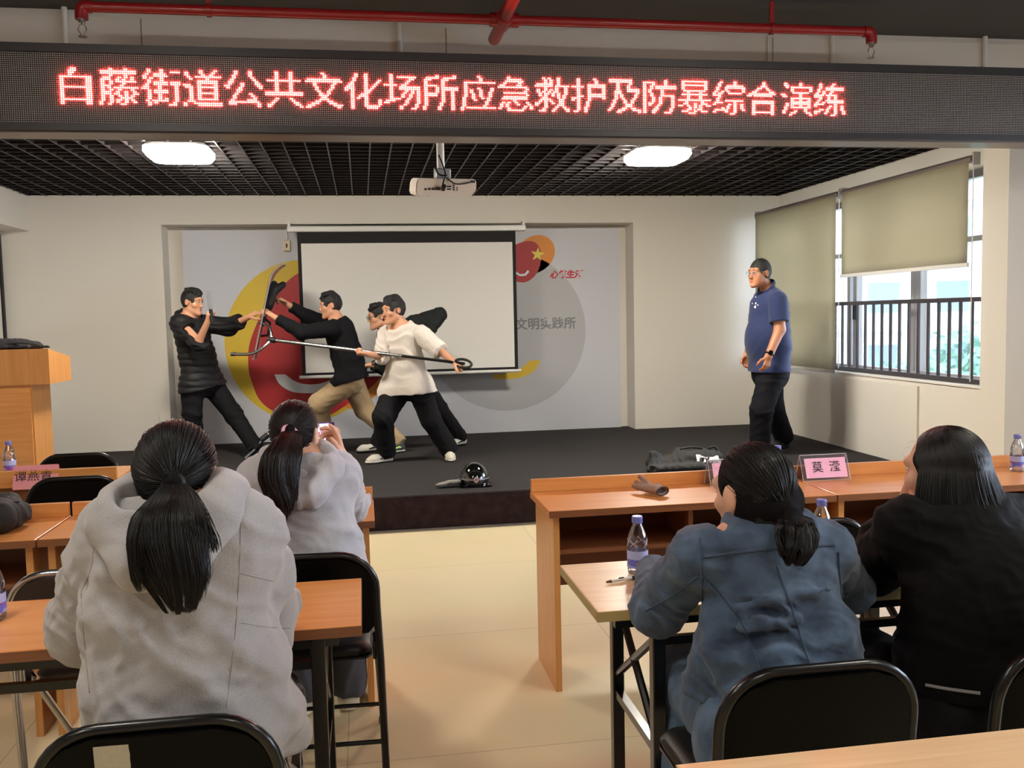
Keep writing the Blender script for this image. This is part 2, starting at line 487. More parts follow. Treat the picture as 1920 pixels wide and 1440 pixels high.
# back wall with the recess that holds the mural board
RX0, RX1, RZ = -1.948, 2.935, 2.507
struct(MB().box(-3.6, RX0, YB, 9.87, 0, 3.0).build('wall_back_left', M_wall))
struct(MB().box(RX1, XR + 0.4, YB, 9.87, 0, 3.0).build('wall_back_right', M_wall))
struct(MB().box(RX0, RX1, YB, 9.87, RZ, 3.0).build('wall_back_top', M_wall))
struct(MB().box(-3.6, XR + 0.4, 9.87, 9.95, 0, 3.0).build('wall_back', M_wall))
mural = struct(MB().box(-1.80, 2.84, 9.80, 9.868, HS, 2.47).build('wall_mural_board', M_mural))
struct(MB().box(-3.60, -3.45, YBEAM - 0.6, YB, 0, 2.45).build('wall_left', M_wall))
struct(MB().box(-3.60, -3.18, YBEAM, YB, 2.45, ZG + 0.15).build('beam_left', M_wall))
struct(MB().box(-3.452, -3.43, 9.50, 9.545, HS, 2.42).build('trim_left', M_blackm))
# right side: low wall, window niche, column
w = MB()
w.box(XR, 4.62, 5.82, YB, 0, 0.93)
w.box(4.62, 4.74, 5.82, 9.9, 0, 0.93); w.box(4.62, 4.74, 5.82, 9.9, 2.56, 3.0); w.box(4.62, 4.74, 5.82, 5.86, 0.93, 2.56); w.box(4.62, 4.74, 9.455, 9.9, 0.93, 2.56)
struct(w.build('wall_right', M_wall))
struct(MB().box(XR - 0.02, XR, 6.53, 7.62, HS, 0.90, bev=0.004).build('wall_right_panel', M_wall))
struct(MB().box(XR, 6.4, YBEAM, 5.82, 0, 2.66).build('pillar_right', M_wall))
struct(MB().box(-6.2, -3.6, YBEAM, 5.82, 0, 2.66).build('pillar_left', M_wall))
struct(MB().box(-6.3, 6.4, YBEAM, 5.78, 2.66, 3.262).build('beam_front', M_beam))
struct(MB().box(-6.3, 6.4, YBEAM + 0.02, 5.78, 3.262, ZC).build('beam_top_strip', M_beam))
b_ = MB()
for xx in (-1.19, 0.55, 2.64): b_.box(xx, xx + 0.006, YBEAM - 0.002, YBEAM + 0.01, 2.66, 3.255)
struct(b_.build('beam_joint', pmat('joint_shadow_gap', lin(150, 140, 130), 0.9)))
struct(MB().box(-6.3, 6.4, -3.6, YBEAM + 0.3, ZC, ZC + 0.1).build('ceiling', M_ceil))
struct(MB().box(-3.6, 4.75, 5.6, 9.9, ZG + 0.16, ZG + 0.2).build('ceiling_void', M_void))
g = MB(); x = -3.18 + 0.02
while x < 4.62: g.box(x, x + 0.01, 5.78, YB, ZG, ZG + 0.05); x += 0.155
y = 5.80
while y < YB: g.box(-3.18, 4.62, y, y + 0.01, ZG + 0.001, ZG + 0.051); y += 0.155
struct(g.build('ceiling_grille', M_grille))
# the hall behind the camera
struct(MB().box(-6.3, -6.2, -3.6, 5.6, 0, ZC).build('wall_left_hall', M_wall))
struct(MB().box(-6.3, 6.4, -3.7, -3.6, 0, ZC).build('wall_rear', M_wall))
w = MB(); w.box(6.2, 6.3, -3.6, 5.6, 0, 0.9); w.box(6.2, 6.3, -3.6, 5.6, 2.6, ZC); w.box(6.2, 6.3, -3.6, 0.2, 0.9, 2.6); w.box(6.2, 6.3, 4.4, 5.6, 0.9, 2.6)
struct(w.build('wall_right_hall', M_wall))
w = MB()
for yy in (0.2, 1.58, 2.96, 4.34): w.box(6.22, 6.28, yy, yy + 0.06, 0.9, 2.6)
w.box(6.22, 6.28, 0.2, 4.4, 0.9, 0.96); w.box(6.22, 6.28, 0.2, 4.4, 2.54, 2.6)
wh = struct(w.build('window_2', M_frame))
MB().box(6.245, 6.255, 0.25, 4.35, 0.95, 2.55).build('pane', M_glass, wh)

# stage window: frame, panes
w = MB(); XW = 4.64
w.box(XW, XW + 0.06, 5.86, 9.455, 0.93, 0.985); w.box(XW, XW + 0.06, 5.86, 9.455, 2.50, 2.56)
for yy, ww in ((5.86, 0.05), (6.98, 0.07), (7.07, 0.05), (7.98, 0.06), (8.1, 0.05), (9.41, 0.045)): w.box(XW, XW + 0.06, yy, yy + ww, 0.985, 2.50)
w.box(XW, XW + 0.05, 5.9, 9.45, 2.02, 2.06)
win = struct(w.build('window_1', M_frame))
MB().box(XW + 0.028, XW + 0.034, 5.88, 9.45, 0.96, 2.52).build('pane', M_glass, win)
MB().box(XW - 0.02, XW, 7.99, 8.02, 1.42, 1.58, bev=0.004).build('handle', M_blackm, win)
struct(MB().box(XR, 4.64, 5.82, YB, 0.925, 0.945).build('windowsill_1', M_wall))

# ------------------------------------------------------------------ LED sign hung in front of the beam
M_ledcore = emat('led_lit', (LED_RED[0], LED_RED[1], LED_RED[2], 1), 1.0)
M_ledhalo = emat('led_halo_ring', (0.85, 0.012, 0.03, 1), 1.0)  # red halo round each lit dot, painted as emission
def led_panel_mat():
    m = bpy.data.materials.new('led_panel_face'); m.use_nodes = True
    nt = m.node_tree; b = nt.nodes['Principled BSDF']; b.inputs['Roughness'].default_value = 0.45
    tc = nt.nodes.new('ShaderNodeTexCoord'); sp = nt.nodes.new('ShaderNodeSeparateXYZ')
    nt.links.new(tc.outputs['Object'], sp.inputs[0])
    def mod(sock):
        a = nt.nodes.new('ShaderNodeMath'); a.operation = 'MULTIPLY'; a.inputs[1].default_value = 100.0
        f = nt.nodes.new('ShaderNodeMath'); f.operation = 'FRACT'
        s = nt.nodes.new('ShaderNodeMath'); s.operation = 'SUBTRACT'; s.inputs[1].default_value = 0.5
        p = nt.nodes.new('ShaderNodeMath'); p.operation = 'MULTIPLY'
        nt.links.new(sock, a.inputs[0]); nt.links.new(a.outputs[0], f.inputs[0]); nt.links.new(f.outputs[0], s.inputs[0])
        nt.links.new(s.outputs[0], p.inputs[0]); nt.links.new(s.outputs[0], p.inputs[1]); return p.outputs[0]
    ad = nt.nodes.new('ShaderNodeMath'); ad.operation = 'ADD'
    nt.links.new(mod(sp.outputs['X']), ad.inputs[0]); nt.links.new(mod(sp.outputs['Z']), ad.inputs[1])
    lt = nt.nodes.new('ShaderNodeMath'); lt.operation = 'LESS_THAN'; lt.inputs[1].default_value = 0.055
    nt.links.new(ad.outputs[0], lt.inputs[0])
    mx = nt.nodes.new('ShaderNodeMix'); mx.data_type = 'RGBA'
    mx.inputs[6].default_value = lin(28, 20, 22); mx.inputs[7].default_value = lin(206, 196, 188)
    nt.links.new(lt.outputs[0], mx.inputs[0]); nt.links.new(mx.outputs[2], b.inputs['Base Color'])
    return m
SIGN_TEXT = '白藤街道公共文化场所应急救护及防暴综合演练'
def dot_glyph(ch, W=19, H=18, S=4):
    """the built-in font's glyph as an 18 by 19 grid of lit dots, upright strokes two dots wide"""
    cu = bpy.data.curves.new('glyph', 'FONT'); cu.body = ch; cu.offset = -0.003
    t = bpy.data.objects.new('glyph', cu); COL.objects.link(t)
    dg = bpy.context.evaluated_depsgraph_get(); dg.update()
    me = bpy.data.meshes.new_from_object(t.evaluated_get(dg))
    vs = [Vector((v.co.x, v.co.y, 0)) for v in me.vertices]; ps = [list(p.vertices) for p in me.polygons]
    bpy.data.objects.remove(t); bpy.data.curves.remove(cu); bpy.data.meshes.remove(me)
    xa, xb = min(v.x for v in vs), max(v.x for v in vs); ya, yb = min(v.y for v in vs), max(v.y for v in vs)
    tree = BVHTree.FromPolygons(vs, ps); down = Vector((0, 0, -1))
    g = np.zeros((H * S, W * S))
    for j in range(H * S):
        for i in range(W * S):
            g[j, i] = tree.ray_cast(Vector((xa + (i + 0.5) / (W * S) * (xb - xa), yb - (j + 0.5) / (H * S) * (yb - ya), 1)), down)[0] is not None
    a = g.reshape(H, S, W, S).mean((1, 3)) > 0.42; b = a.copy()
    for r in range(H):
        c = 0
        while c < W:
            if a[r, c]:
                e = c
                while e < W and a[r, e]: e += 1
                if e - c == 1:
                    if e < W and not (e + 1 < W and a[r, e + 1]): b[r, e] = True
                    elif c >= 1 and not (c >= 2 and a[r, c - 2]): b[r, c - 1] = True
                c = e
            else: c += 1
    if ch == '白':
        b[:] = False
        b[0, 7:10] = True; b[1, 6:10] = True; b[2, 6:9] = True; b[3, 6:8] = True
        b[4:, 2:4] = True; b[4:, 14:17] = True; b[4, 2:17] = True; b[9, 2:17] = True; b[15, 2:17] = True
    return b
YS, ZS0, ZS1, XS0, XS1 = 4.85, 2.52, 2.86, -2.50, 4.30
sign = empty('led_sign', (0.9, YS, ZS0))
tag(sign, 'long black LED message sign with glowing red Chinese characters hung under the ceiling beam', 'sign')
m = MB()
m.box(XS0 - 0.03, XS1 + 0.03, YS - 0.012, YS + 0.19, ZS1, ZS1 + 0.042); m.box(XS0 - 0.03, XS1 + 0.03, YS - 0.012, YS + 0.19, ZS0 - 0.036, ZS0)
m.box(XS0 - 0.03, XS0, YS - 0.012, YS + 0.19, ZS0, ZS1); m.box(XS1, XS1 + 0.03, YS - 0.012, YS + 0.19, ZS0, ZS1)
m.box(XS0, XS1, YS + 0.02, YS + 0.19, ZS0, ZS1)
m.build('housing', pmat('sign_housing', lin(40, 36, 38), 0.4), sign)
MB().box(XS0, XS1, YS, YS + 0.018, ZS0, ZS1).build('panel', led_panel_mat(), sign)
MB().box(XS0 - 0.03, XS1 + 0.03, YS + 0.02, YS + 0.19, ZS0 - 0.044, ZS0 - 0.0365).build('bottom_rail', pmat('sign_bottom_rail', lin(120, 108, 104), 0.35, metal=0.5), sign)
for xx in (-2.1, -0.6, 0.9, 2.4, 3.9): MB().box(xx, xx + 0.04, YS + 0.19, YBEAM, 2.72, 2.76).build('bracket', M_black, sign)
def halo_sheet_mat():  # mostly clear, scatters a little so the dots get a red halo
    m = bpy.data.materials.new('halo_scatter_sheet'); m.use_nodes = True; nt = m.node_tree; nt.nodes.clear()
    t = nt.nodes.new('ShaderNodeBsdfTransparent'); d = nt.nodes.new('ShaderNodeBsdfTranslucent'); d.inputs[0].default_value = (0.9, 0.9, 0.9, 1)
    mx = nt.nodes.new('ShaderNodeMixShader'); mx.inputs[0].default_value = 0.17; o = nt.nodes.new('ShaderNodeOutputMaterial')
    nt.links.new(t.outputs[0], mx.inputs[1]); nt.links.new(d.outputs[0], mx.inputs[2]); nt.links.new(mx.outputs[0], o.inputs[0]); return m
MB().quad((XS0, YS - 0.0095, ZS0), (XS1, YS - 0.0095, ZS0), (XS1, YS - 0.0095, ZS1), (XS0, YS - 0.0095, ZS1)).build('added_halo_sheet', halo_sheet_mat(), sign)  # sheet added before the panel to spread red glow round the dots
for ci, ch in enumerate(SIGN_TEXT):
    dots = dot_glyph(ch)
    m = MB(); bm = m.bm; x00 = math.floor((-1.449 + ci * 0.2) * 100) / 100.0
    for r in range(18):
        for c in range(19):
            if dots[r, c]:
                cx, cz = x00 + c * 0.01 + 0.005, 2.78 - r * 0.01 + 0.005
                lens = [bm.verts.new((cx + 0.0053 * math.cos(k * math.pi / 4 + math.pi / 8), YS - 0.0012, cz + 0.0053 * math.sin(k * math.pi / 4 + math.pi / 8))) for k in range(8)]  # outer edge of the painted red halo ring
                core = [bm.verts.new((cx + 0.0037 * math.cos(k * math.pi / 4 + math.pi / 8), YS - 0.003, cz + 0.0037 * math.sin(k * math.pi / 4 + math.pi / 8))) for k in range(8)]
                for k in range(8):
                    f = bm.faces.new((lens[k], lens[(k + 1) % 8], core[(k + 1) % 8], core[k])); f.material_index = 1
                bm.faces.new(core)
    m.build('led_character', [M_ledcore, M_ledhalo], sign)
localize(sign)

# ------------------------------------------------------------------ ceiling lamps
M_lamp = emat('lamp_diffuser', (1.0, 0.93, 0.81, 1), LAMP)
M_lamp2 = emat('hall_lamp_diffuser', (1.0, 0.93, 0.81, 1), LAMP_HALL)
def rounded_rect(hx, hy, r, z, n=6):
    out = []
    for cx, cy, a0 in ((hx - r, hy - r, 0), (-hx + r, hy - r, 90), (-hx + r, -hy + r, 180), (hx - r, -hy + r, 270)):
        for k in range(n + 1):
            a = math.radians(a0 + 90 * k / n); out.append((cx + r * math.cos(a), cy + r * math.sin(a), z))
    return out
def loft(mb, loops, cap=True):
    rings = [[mb.bm.verts.new(p) for p in lp] for lp in loops]; n = len(rings[0])
    for a, b in zip(rings, rings[1:]):
        for k in range(n): mb.bm.faces.new((a[k], a[(k + 1) % n], b[(k + 1) % n], b[k]))
    if cap: mb.bm.faces.new(rings[0][::-1]); mb.bm.faces.new(rings[-1])
    return mb
def ceiling_lamp(x, y, z, label, group, mt=None):
    t = empty('ceiling_lamp', (x, y, z)); tag(t, label, 'ceiling lamp', group)
    loft(MB(), [rounded_rect(0.20, 0.20, 0.05, 0.0), rounded_rect(0.215, 0.215, 0.06, -0.02)]).build('base_plate', M_white, t)
    loft(MB(), [rounded_rect(0.22, 0.22, 0.07, -0.021), rounded_rect(0.222, 0.222, 0.07, -0.055), rounded_rect(0.20, 0.20, 0.07, -0.088), rounded_rect(0.17, 0.17, 0.06, -0.095)]).build('diffuser', mt or M_lamp, t, smooth=True, angle=50)
    return t
ceiling_lamp(-1.26, 6.94, ZG, 'bright square ceiling lamp over the stage on the left, near the lectern', 'square lamps over the stage')
ceiling_lamp(2.32, 6.91, ZG, 'bright square ceiling lamp over the stage on the right, near the window blinds', 'square lamps over the stage')
for lx, ly in ((-2.4, 0.3), (0.6, -0.8), (3.4, 0.3), (-1.3, 1.9), (2.5, 1.9)):
    ceiling_lamp(lx, ly, ZC, 'square ceiling lamp over the audience seats, out of the picture', 'square lamps over the hall', M_lamp2)

# ------------------------------------------------------------------ projector on its pole
pj = empty('projector', (0.62, 6.0, ZG)); tag(pj, 'white ceiling projector hanging on a pole under the dark grille', 'projector')
c = at(832, 344, 6.0); cx, cz = c.x, c.z
Mr = Matrix.Translation((cx, 6.12, cz)) @ Matrix.Rotation(math.radians(6), 4, 'Z') @ Matrix.Rotation(math.radians(9), 4, 'X')
m = MB()
prof = [(-0.20, -0.045), (-0.185, -0.062), (0.17, -0.062), (0.205, -0.02), (0.205, 0.035), (0.195, 0.05), (-0.18, 0.05), (-0.195, 0.02)]
m.prism([(a, -0.13, b) for a, b in prof], (0, 0.27, 0), Mr)
bmesh.ops.bevel(m.bm, geom=m.bm.edges[:], offset=0.006, segments=2, affect='EDGES')
m.build('body', pmat('projector_shell', lin(226, 214, 200), 0.45), pj, smooth=True, angle=35)
m = MB()
for k, (a, b, s1, s2) in enumerate(((-0.135, -0.02, 0.008, 0.006), (-0.11, -0.018, 0.008, 0.007), (-0.085, -0.017, 0.01, 0.007), (0.02, 0.0, 0.015, 0.005), (0.02, -0.017, 0.013, 0.005), (0.052, 0.008, 0.005, 0.005), (0.052, -0.006, 0.005, 0.005), (0.052, -0.02, 0.005, 0.005), (0.075, -0.006, 0.004, 0.004), (0.075, -0.02, 0.004, 0.004), (-0.055, -0.015, 0.016, 0.009), (0.18, 0.034, 0.014, 0.008))):
    m.box(a - s1, a + s1, -0.1335, -0.12, b - s2, b + s2, Mr)
m.build('port', M_blackm, pj)
m = MB().box(-0.05, 0.05, -0.05, 0.05, 0.05, 0.115, Mr, bev=0.008)
m.build('mount', M_frame, pj)
px0 = at(826, 300, 6.14)
MB().tube([(px0.x, 6.14, cz + 0.09), (px0.x, 6.14, ZG + 0.05)], 0.026, 16).build('pole', M_white, pj, smooth=True, angle=40)
m = MB()
q = lambda a, b, d=-0.15: Mr @ Vector((a, d, b))
m.tube(spline([q(-0.03, -0.01), q(-0.02, 0.04, -0.16), q(0.0, 0.07, -0.12), q(-0.01, 0.14, -0.06), q(-0.03, 0.2, -0.03)], 6, False), 0.006, 6)
m.tube(spline([q(0.0, 0.06, -0.12), q(0.05, 0.02, -0.16), q(0.11, 0.02, -0.165), q(0.18, 0.034, -0.14)], 6, False), 0.005, 6)
m.tube(spline([q(-0.06, 0.12, -0.06), q(-0.04, 0.075, -0.1), q(0.01, 0.07, -0.12)], 6, False), 0.006, 6)
m.build('cable', M_blackm, pj, smooth=True)
m = MB().tube([q(-0.02, -0.02, -0.135), q(-0.02, 0.005, -0.17)], 0.014, 8); m.build('plug', M_blackm, pj, smooth=True, angle=40)
localize(pj)

# ------------------------------------------------------------------ projection screen, socket
YP = 9.50
sc = empty('projection_screen', (0.5, YP, 2.43)); tag(sc, 'white pull-down projection screen with black border hanging on the mural wall', 'projection screen')
a, b = at(538, 430, YP), at(985, 430, YP)
MB().box(a.x, b.x, YP - 0.045, YP + 0.035, a.z - 0.03, a.z + 0.028, bev=0.012).build('case', M_white, sc)
tl, br = at(557, 440, YP), at(972, 694, YP); bl = at(567, 704, YP)
X0, X1, Z0, Z1 = (tl.x + bl.x) / 2, (br.x + at(966, 440, YP).x) / 2, (bl.z + br.z) / 2, a.z - 0.03
MB().box(X0, X1, YP - 0.001, YP + 0.001, Z0, Z1).build('border', pmat('screen_border', lin(24, 20, 22), 0.8), sc)
MB().box(X0 + 0.036, X1 - 0.036, YP - 0.0025, YP - 0.0012, Z0 + 0.03, Z1 - 0.115).build('surface', pmat('screen_fabric', lin(222, 218, 212), 0.8), sc)
MB().tube([(X0 - 0.03, YP, Z0 - 0.012), (X1 + 0.03, YP, Z0 - 0.012)], 0.017, 12).build('bottom_bar', M_white, sc, smooth=True, angle=40)
m = MB()
for xx in (a.x + 0.02, b.x - 0.02): m.box(xx - 0.012, xx + 0.012, YP - 0.02, YB + 0.002, a.z + 0.028, a.z + 0.075)
m.build('hook', M_white, sc)
localize(sc)
s0 = at(538, 461, 9.79)
so = empty('wall_socket', (s0.x, 9.79, s0.z)); tag(so, 'small cream wall socket on the mural left of the projection screen', 'socket')
MB().box(-0.036, 0.036, -0.035, 0.012, -0.055, 0.055, bev=0.006).build('body', pmat('cream_plastic', lin(226, 214, 180), 0.5), so)
MB().box(-0.008, 0.008, -0.037, -0.034, -0.02, 0.02).build('slot', M_blackm, so)
MB().tube(spline([(0.0, -0.01, 0.055), (0.01, -0.01, 0.10), (0.0, -0.01, 0.16)], 4, False), 0.005, 6).build('cable', M_white, so)

# ------------------------------------------------------------------ mural artwork printed on the board
YM = 9.7985
def art(name, pts, mat, layer, smooth=True, n=8):
    P = spline(pts, n) if smooth else pts
    YY = YM - 0.0006 * layer
    poly = [at(p[0], p[1], 9.80) for p in P]
    return MB().prism([(v.x, YY, v.z) for v in poly], (0, 0.0005, 0)).build(name, mat, mural)
A_yel = pmat('mural_yellow', lin(220, 186, 56), 0.55); A_red = pmat('mural_red', lin(176, 40, 44), 0.55)
A_org = pmat('mural_orange', lin(222, 140, 50), 0.55); A_gry = pmat('mural_grey', lin(184, 184, 188), 0.55); A_wht = pmat('mural_white', lin(224, 226, 230), 0.55)
circ = lambda cx, cy, rx, ry, n=28, tilt=0: [(cx + rx * math.cos(2 * math.pi * k / n) * math.cos(tilt) - ry * math.sin(2 * math.pi * k / n) * math.sin(tilt), cy + rx * math.cos(2 * math.pi * k / n) * math.sin(tilt) + ry * math.sin(2 * math.pi * k / n) * math.cos(tilt)) for k in range(n)]
art('grey_disc', circ(948, 620, 150, 150), A_gry, 1, n=3)
art('yellow_disc', circ(571, 639, 150, 152), A_yel, 1, n=3)
art('orange_band', [(560, 520), (640, 500), (720, 560), (745, 650), (728, 708), (700, 745), (650, 765), (580, 700)], A_org, 2)
art('red_disc', [(558, 513), (529, 537), (500, 572), (481, 608), (467, 650), (466, 690), (473, 718), (487, 750), (517, 773), (560, 782), (612, 780), (656, 755), (690, 730), (712, 706), (726, 650), (716, 580), (680, 525), (620, 500), (585, 502)], A_red, 3)
sm = [tuple(p) for p in spline([(514.5, 702), (525, 721), (550, 735), (587, 737), (620, 733), (648, 720), (657, 702)], 6, False)] + [tuple(p) for p in spline([(636, 702), (618, 713), (595, 720), (571, 720), (552, 714), (535, 702)], 6, False)]
art('white_smile', sm, A_wht, 4, smooth=False)
art('small_orange_disc', circ(1003, 477, 40, 33, tilt=-0.7), A_org, 1, n=3)
art('small_red_disc', [(950, 470), (968, 458), (990, 452), (1005, 456), (1014, 472), (1012, 498), (1002, 518), (985, 529), (966, 527), (950, 515)], A_red, 2)
art('small_smile', [(966, 508), (975, 514), (984, 513), (990, 506), (992, 510), (986, 517), (975, 518), (966, 513)], A_wht, 3, smooth=False)
st_ = [(1008 + (14 if k % 2 == 0 else 5.5) * math.sin(k * math.pi / 5 + 0.1), 477 - (14 if k % 2 == 0 else 5.5) * math.cos(k * math.pi / 5 + 0.1)) for k in range(10)]
art('star', st_, pmat('mural_star_yellow', lin(236, 214, 84), 0.55), 3, smooth=False)
ym = [tuple(p) for p in spline([(1013, 675), (1004, 692), (985, 705), (955, 711), (925, 710)], 6, False)] + [tuple(p) for p in spline([(925, 702), (950, 700), (975, 691), (994, 676)], 6, False)]
art('yellow_smile', ym, A_yel, 2, smooth=False)
def wall_text(name, body, px, py, hpx, mat, shear=0.0, off=0.0):
    p = at(px, py, 9.80); z2 = at(px, py + hpx, 9.80).z
    return text_mesh(name, body, (p.z - z2) * 1.08, Matrix.Translation((p.x, YM - 0.002, p.z)) @ FACE_CAM, mat, mural, 0.0004, off, shear)
wall_text('red_lettering', '心筑生活', 1061, 515.5, 14.5, M_redink, 0.25, 0.004)
wall_text('grey_lettering', '新时代文明实践所', 989, 609, 21.6, M_greyink, 0.0, 0.003)

# ------------------------------------------------------------------ sprinkler pipe and conduits above the sign
YPI = 5.05
pipe = empty('sprinkler_pipe', (0.83, YPI, 3.15)); tag(pipe, 'red sprinkler pipe with two end heads running under the dark ceiling', 'pipe')
p0, p1, pm = at(160, 15, YPI), at(1628, 56, YPI), at(945, 40, YPI)
zP = 3.148
MB().tube([(p0.x, YPI, zP), (p1.x, YPI, zP)], 0.027, 16).build('cross_pipe', M_red, pipe, smooth=True, angle=40)
MB().tube([(pm.x - 0.004, 1.5, zP), (pm.x - 0.004, 5.4, zP)], 0.036, 18).build('main_pipe', M_red, pipe, smooth=True, angle=40)
m = MB()
m.tube([(pm.x - 0.08, YPI, zP), (pm.x + 0.08, YPI, zP)], 0.038, 16); m.tube([(pm.x - 0.004, YPI - 0.08, zP), (pm.x - 0.004, YPI + 0.08, zP)], 0.046, 16)
m.build('tee_joint', M_red, pipe, smooth=True, angle=40)
for sx, p in ((-1, p0), (1, p1)):
    MB().tube(spline([(p.x - sx * 0.03, YPI, zP), (p.x + sx * 0.012, YPI, zP - 0.004), (p.x + sx * 0.02, YPI, zP - 0.04), (p.x + sx * 0.02, YPI, zP - 0.065)], 4, False), 0.032, 14).build('elbow', M_red, pipe, smooth=True, angle=50)
    h = MB(); hx = p.x + sx * 0.02; z0 = zP - 0.065
    h.lathe([(0.016, 0), (0.016, -0.02), (0.009, -0.026)], 12, Matrix.Translation((hx, YPI, z0)))
    h.tube(spline([(hx - 0.008, YPI, z0 - 0.025), (hx - 0.02, YPI, z0 - 0.05), (hx - 0.004, YPI, z0 - 0.085)], 4, False), 0.003, 6)
    h.tube(spline([(hx + 0.008, YPI, z0 - 0.025), (hx + 0.02, YPI, z0 - 0.05), (hx + 0.004, YPI, z0 - 0.085)], 4, False), 0.003, 6)
    h.lathe([(0.022, 0), (0.022, -0.003)], 12, Matrix.Translation((hx, YPI, z0 - 0.085)))
    h.build('sprinkler_head', M_steel, pipe, smooth=True, angle=40)
for px_ in (392, 1447):
    hx = at(px_, 30, YPI).x
    m = MB(); m.box(hx - 0.012, hx + 0.012, YPI - 0.005, YPI + 0.005, zP, ZC)
    m.tube([(hx - 0.012, YPI, zP), (hx + 0.012, YPI, zP)], 0.034, 16); m.build('hanger', M_red, pipe, smooth=True, angle=40)
localize(pipe)
for k, (px_, zt, r) in enumerate(((121, ZC, 0.016), (749, ZC, 0.016), (1443, 3.262, 0.007), (1563, ZC, 0.014), (1850, ZC, 0.016))):
    cx = at(px_, 60, 5.53).x
    lab = ['thin white conduit on the beam, leftmost, left of the sprinkler head', 'thin white conduit on the beam above the sign, left of the main red pipe', 'very thin conduit on the beam beside the right pipe hanger',
           'white conduit on the beam behind the right sprinkler end', 'white conduit on the beam near the right edge, beyond the red pipe'][k]
    o = MB().tube([(cx, YBEAM - r, 2.7), (cx, YBEAM - r, zt)], r, 10).build('conduit', M_white, None, smooth=True, angle=40)
    tag(o, lab, 'conduit', 'conduits on the beam')
o = MB().tube([at(1500, 28, 5.35), Vector((at(1545, -3, 5.2).x, 4.6, ZC - 0.012))], 0.012, 8).build('conduit', M_black, None, smooth=True, angle=40)
tag(o, 'dark slanting conduit under the ceiling right of the pipe hanger', 'conduit', 'conduits on the beam')

# ------------------------------------------------------------------ roller blinds
def blind_mat():
    m = pmat('blind_fabric', lin(172, 162, 140), 0.9, noise=0.05, nscale=400, bump=0.1, bscale=500)
    nt = m.node_tree; b = nt.nodes['Principled BSDF']; out = [n for n in nt.nodes if n.type == 'OUTPUT_MATERIAL'][0]
    t = nt.nodes.new('ShaderNodeBsdfTranslucent'); t.inputs[0].default_value = lin(170, 166, 140)
    mx = nt.nodes.new('ShaderNodeMixShader'); mx.inputs[0].default_value = 0.05
    nt.links.new(b.outputs[0], mx.inputs[1]); nt.links.new(t.outputs[0], mx.inputs[2]); nt.links.new(mx.outputs[0], out.inputs[0])
    return m
M_blind = blind_mat(); M_tube = pmat('blind_tube', lin(122, 112, 108), 0.4, metal=0.4)
def roller_blind(y0, y1, zb, label):
    t = empty('roller_blind', (4.31, y0, 2.56)); tag(t, label, 'blind', 'roller blinds at the stage window')
    MB().tube([(4.31, y0 - 0.02, 2.565), (4.31, y1 + 0.02, 2.565)], 0.028, 16).build('tube', M_tube, t, smooth=True, angle=40)
    m = MB(); m.box(4.295, 4.35, y0 - 0.035, y0 - 0.02, 2.52, 2.61); m.box(4.295, 4.35, y1 + 0.02, y1 + 0.033, 2.52, 2.61); m.build('bracket', M_frame, t)
    def fn(u, v):
        return (4.285 + 0.004 * math.sin(u * 9) * v, y0 + (y1 - y0) * u, 2.56 + (zb - 2.56) * v)
    MB().grid(fn, 16, 10, 0.0015).build('fabric', M_blind, t, smooth=True)
    MB().box(4.276, 4.294, y0 - 0.01, y1 + 0.01, zb - 0.026, zb + 0.004, bev=0.004).build('bottom_bar', M_white, t)
    MB().tube([(4.30, y0 - 0.03, 2.56), (4.30, y0 - 0.028, 0.98)], 0.0035, 6).build('chain', M_white, t)
    localize(t)
roller_blind(5.90, 7.63, 1.83, 'beige roller blind half raised over the bright window with railing')
roller_blind(7.73, 9.44, 0.96, 'beige roller blind fully lowered behind the man in the blue polo')

# ------------------------------------------------------------------ window railing
rl = empty('railing', (4.45, 7.6, 0.945)); tag(rl, 'dark metal guard railing with upright bars inside the stage window', 'railing')
MB().box(4.435, 4.465, 5.84, 9.52, 1.555, 1.59, bev=0.004).build('top_rail', M_dkframe, rl)
MB().box(4.435, 4.465, 5.84, 9.52, 0.947, 0.985, bev=0.004).build('bottom_rail', M_dkframe, rl)
y = 5.92
while y < 9.5:
    MB().box(4.442, 4.458, y, y + 0.022, 0.985, 1.555).build('bar', M_dkframe, rl); y += 0.131
localize(rl)

# ------------------------------------------------------------------ outside: ground, block of flats, trees
struct(MB().box(7, 90, -20, 120, -9.2, -9).build('ground_outside', pmat('outside_ground', lin(150, 160, 150), 0.9)))
bl_ = empty('apartment_building', (30, 36, -9)); tag(bl_, 'pale apartment block seen through the stage window', 'building')
Mb = Matrix.Translation((30, 40, -9)) @ Matrix.Rotation(math.radians(-20), 4, 'Z')
MB().box(-16, 14, 0, 10, 0, 26, Mb).build('wall', pmat('pale_render', lin(236, 236, 236), 0.85), bl_)
Mwn = pmat('far_window_glass', lin(128, 146, 176), 0.2); Mbal = pmat('balcony_grey', lin(206, 210, 220), 0.8)
for fl in range(8):
    for k in range(9):
        x = -15 + k * 3.2
        f = MB().box(x, x + 1.5, -0.06, 0.05, fl * 3.1 + 1.0, fl * 3.1 + 2.5, Mb).build('window', Mwn, bl_)
    MB().box(-16, 14, -0.9, 0, fl * 3.1 + 0.1, fl * 3.1 + 0.45, Mb).build('balcony_slab', Mbal, bl_)
localize(bl_)
rng = np.random.default_rng(5)
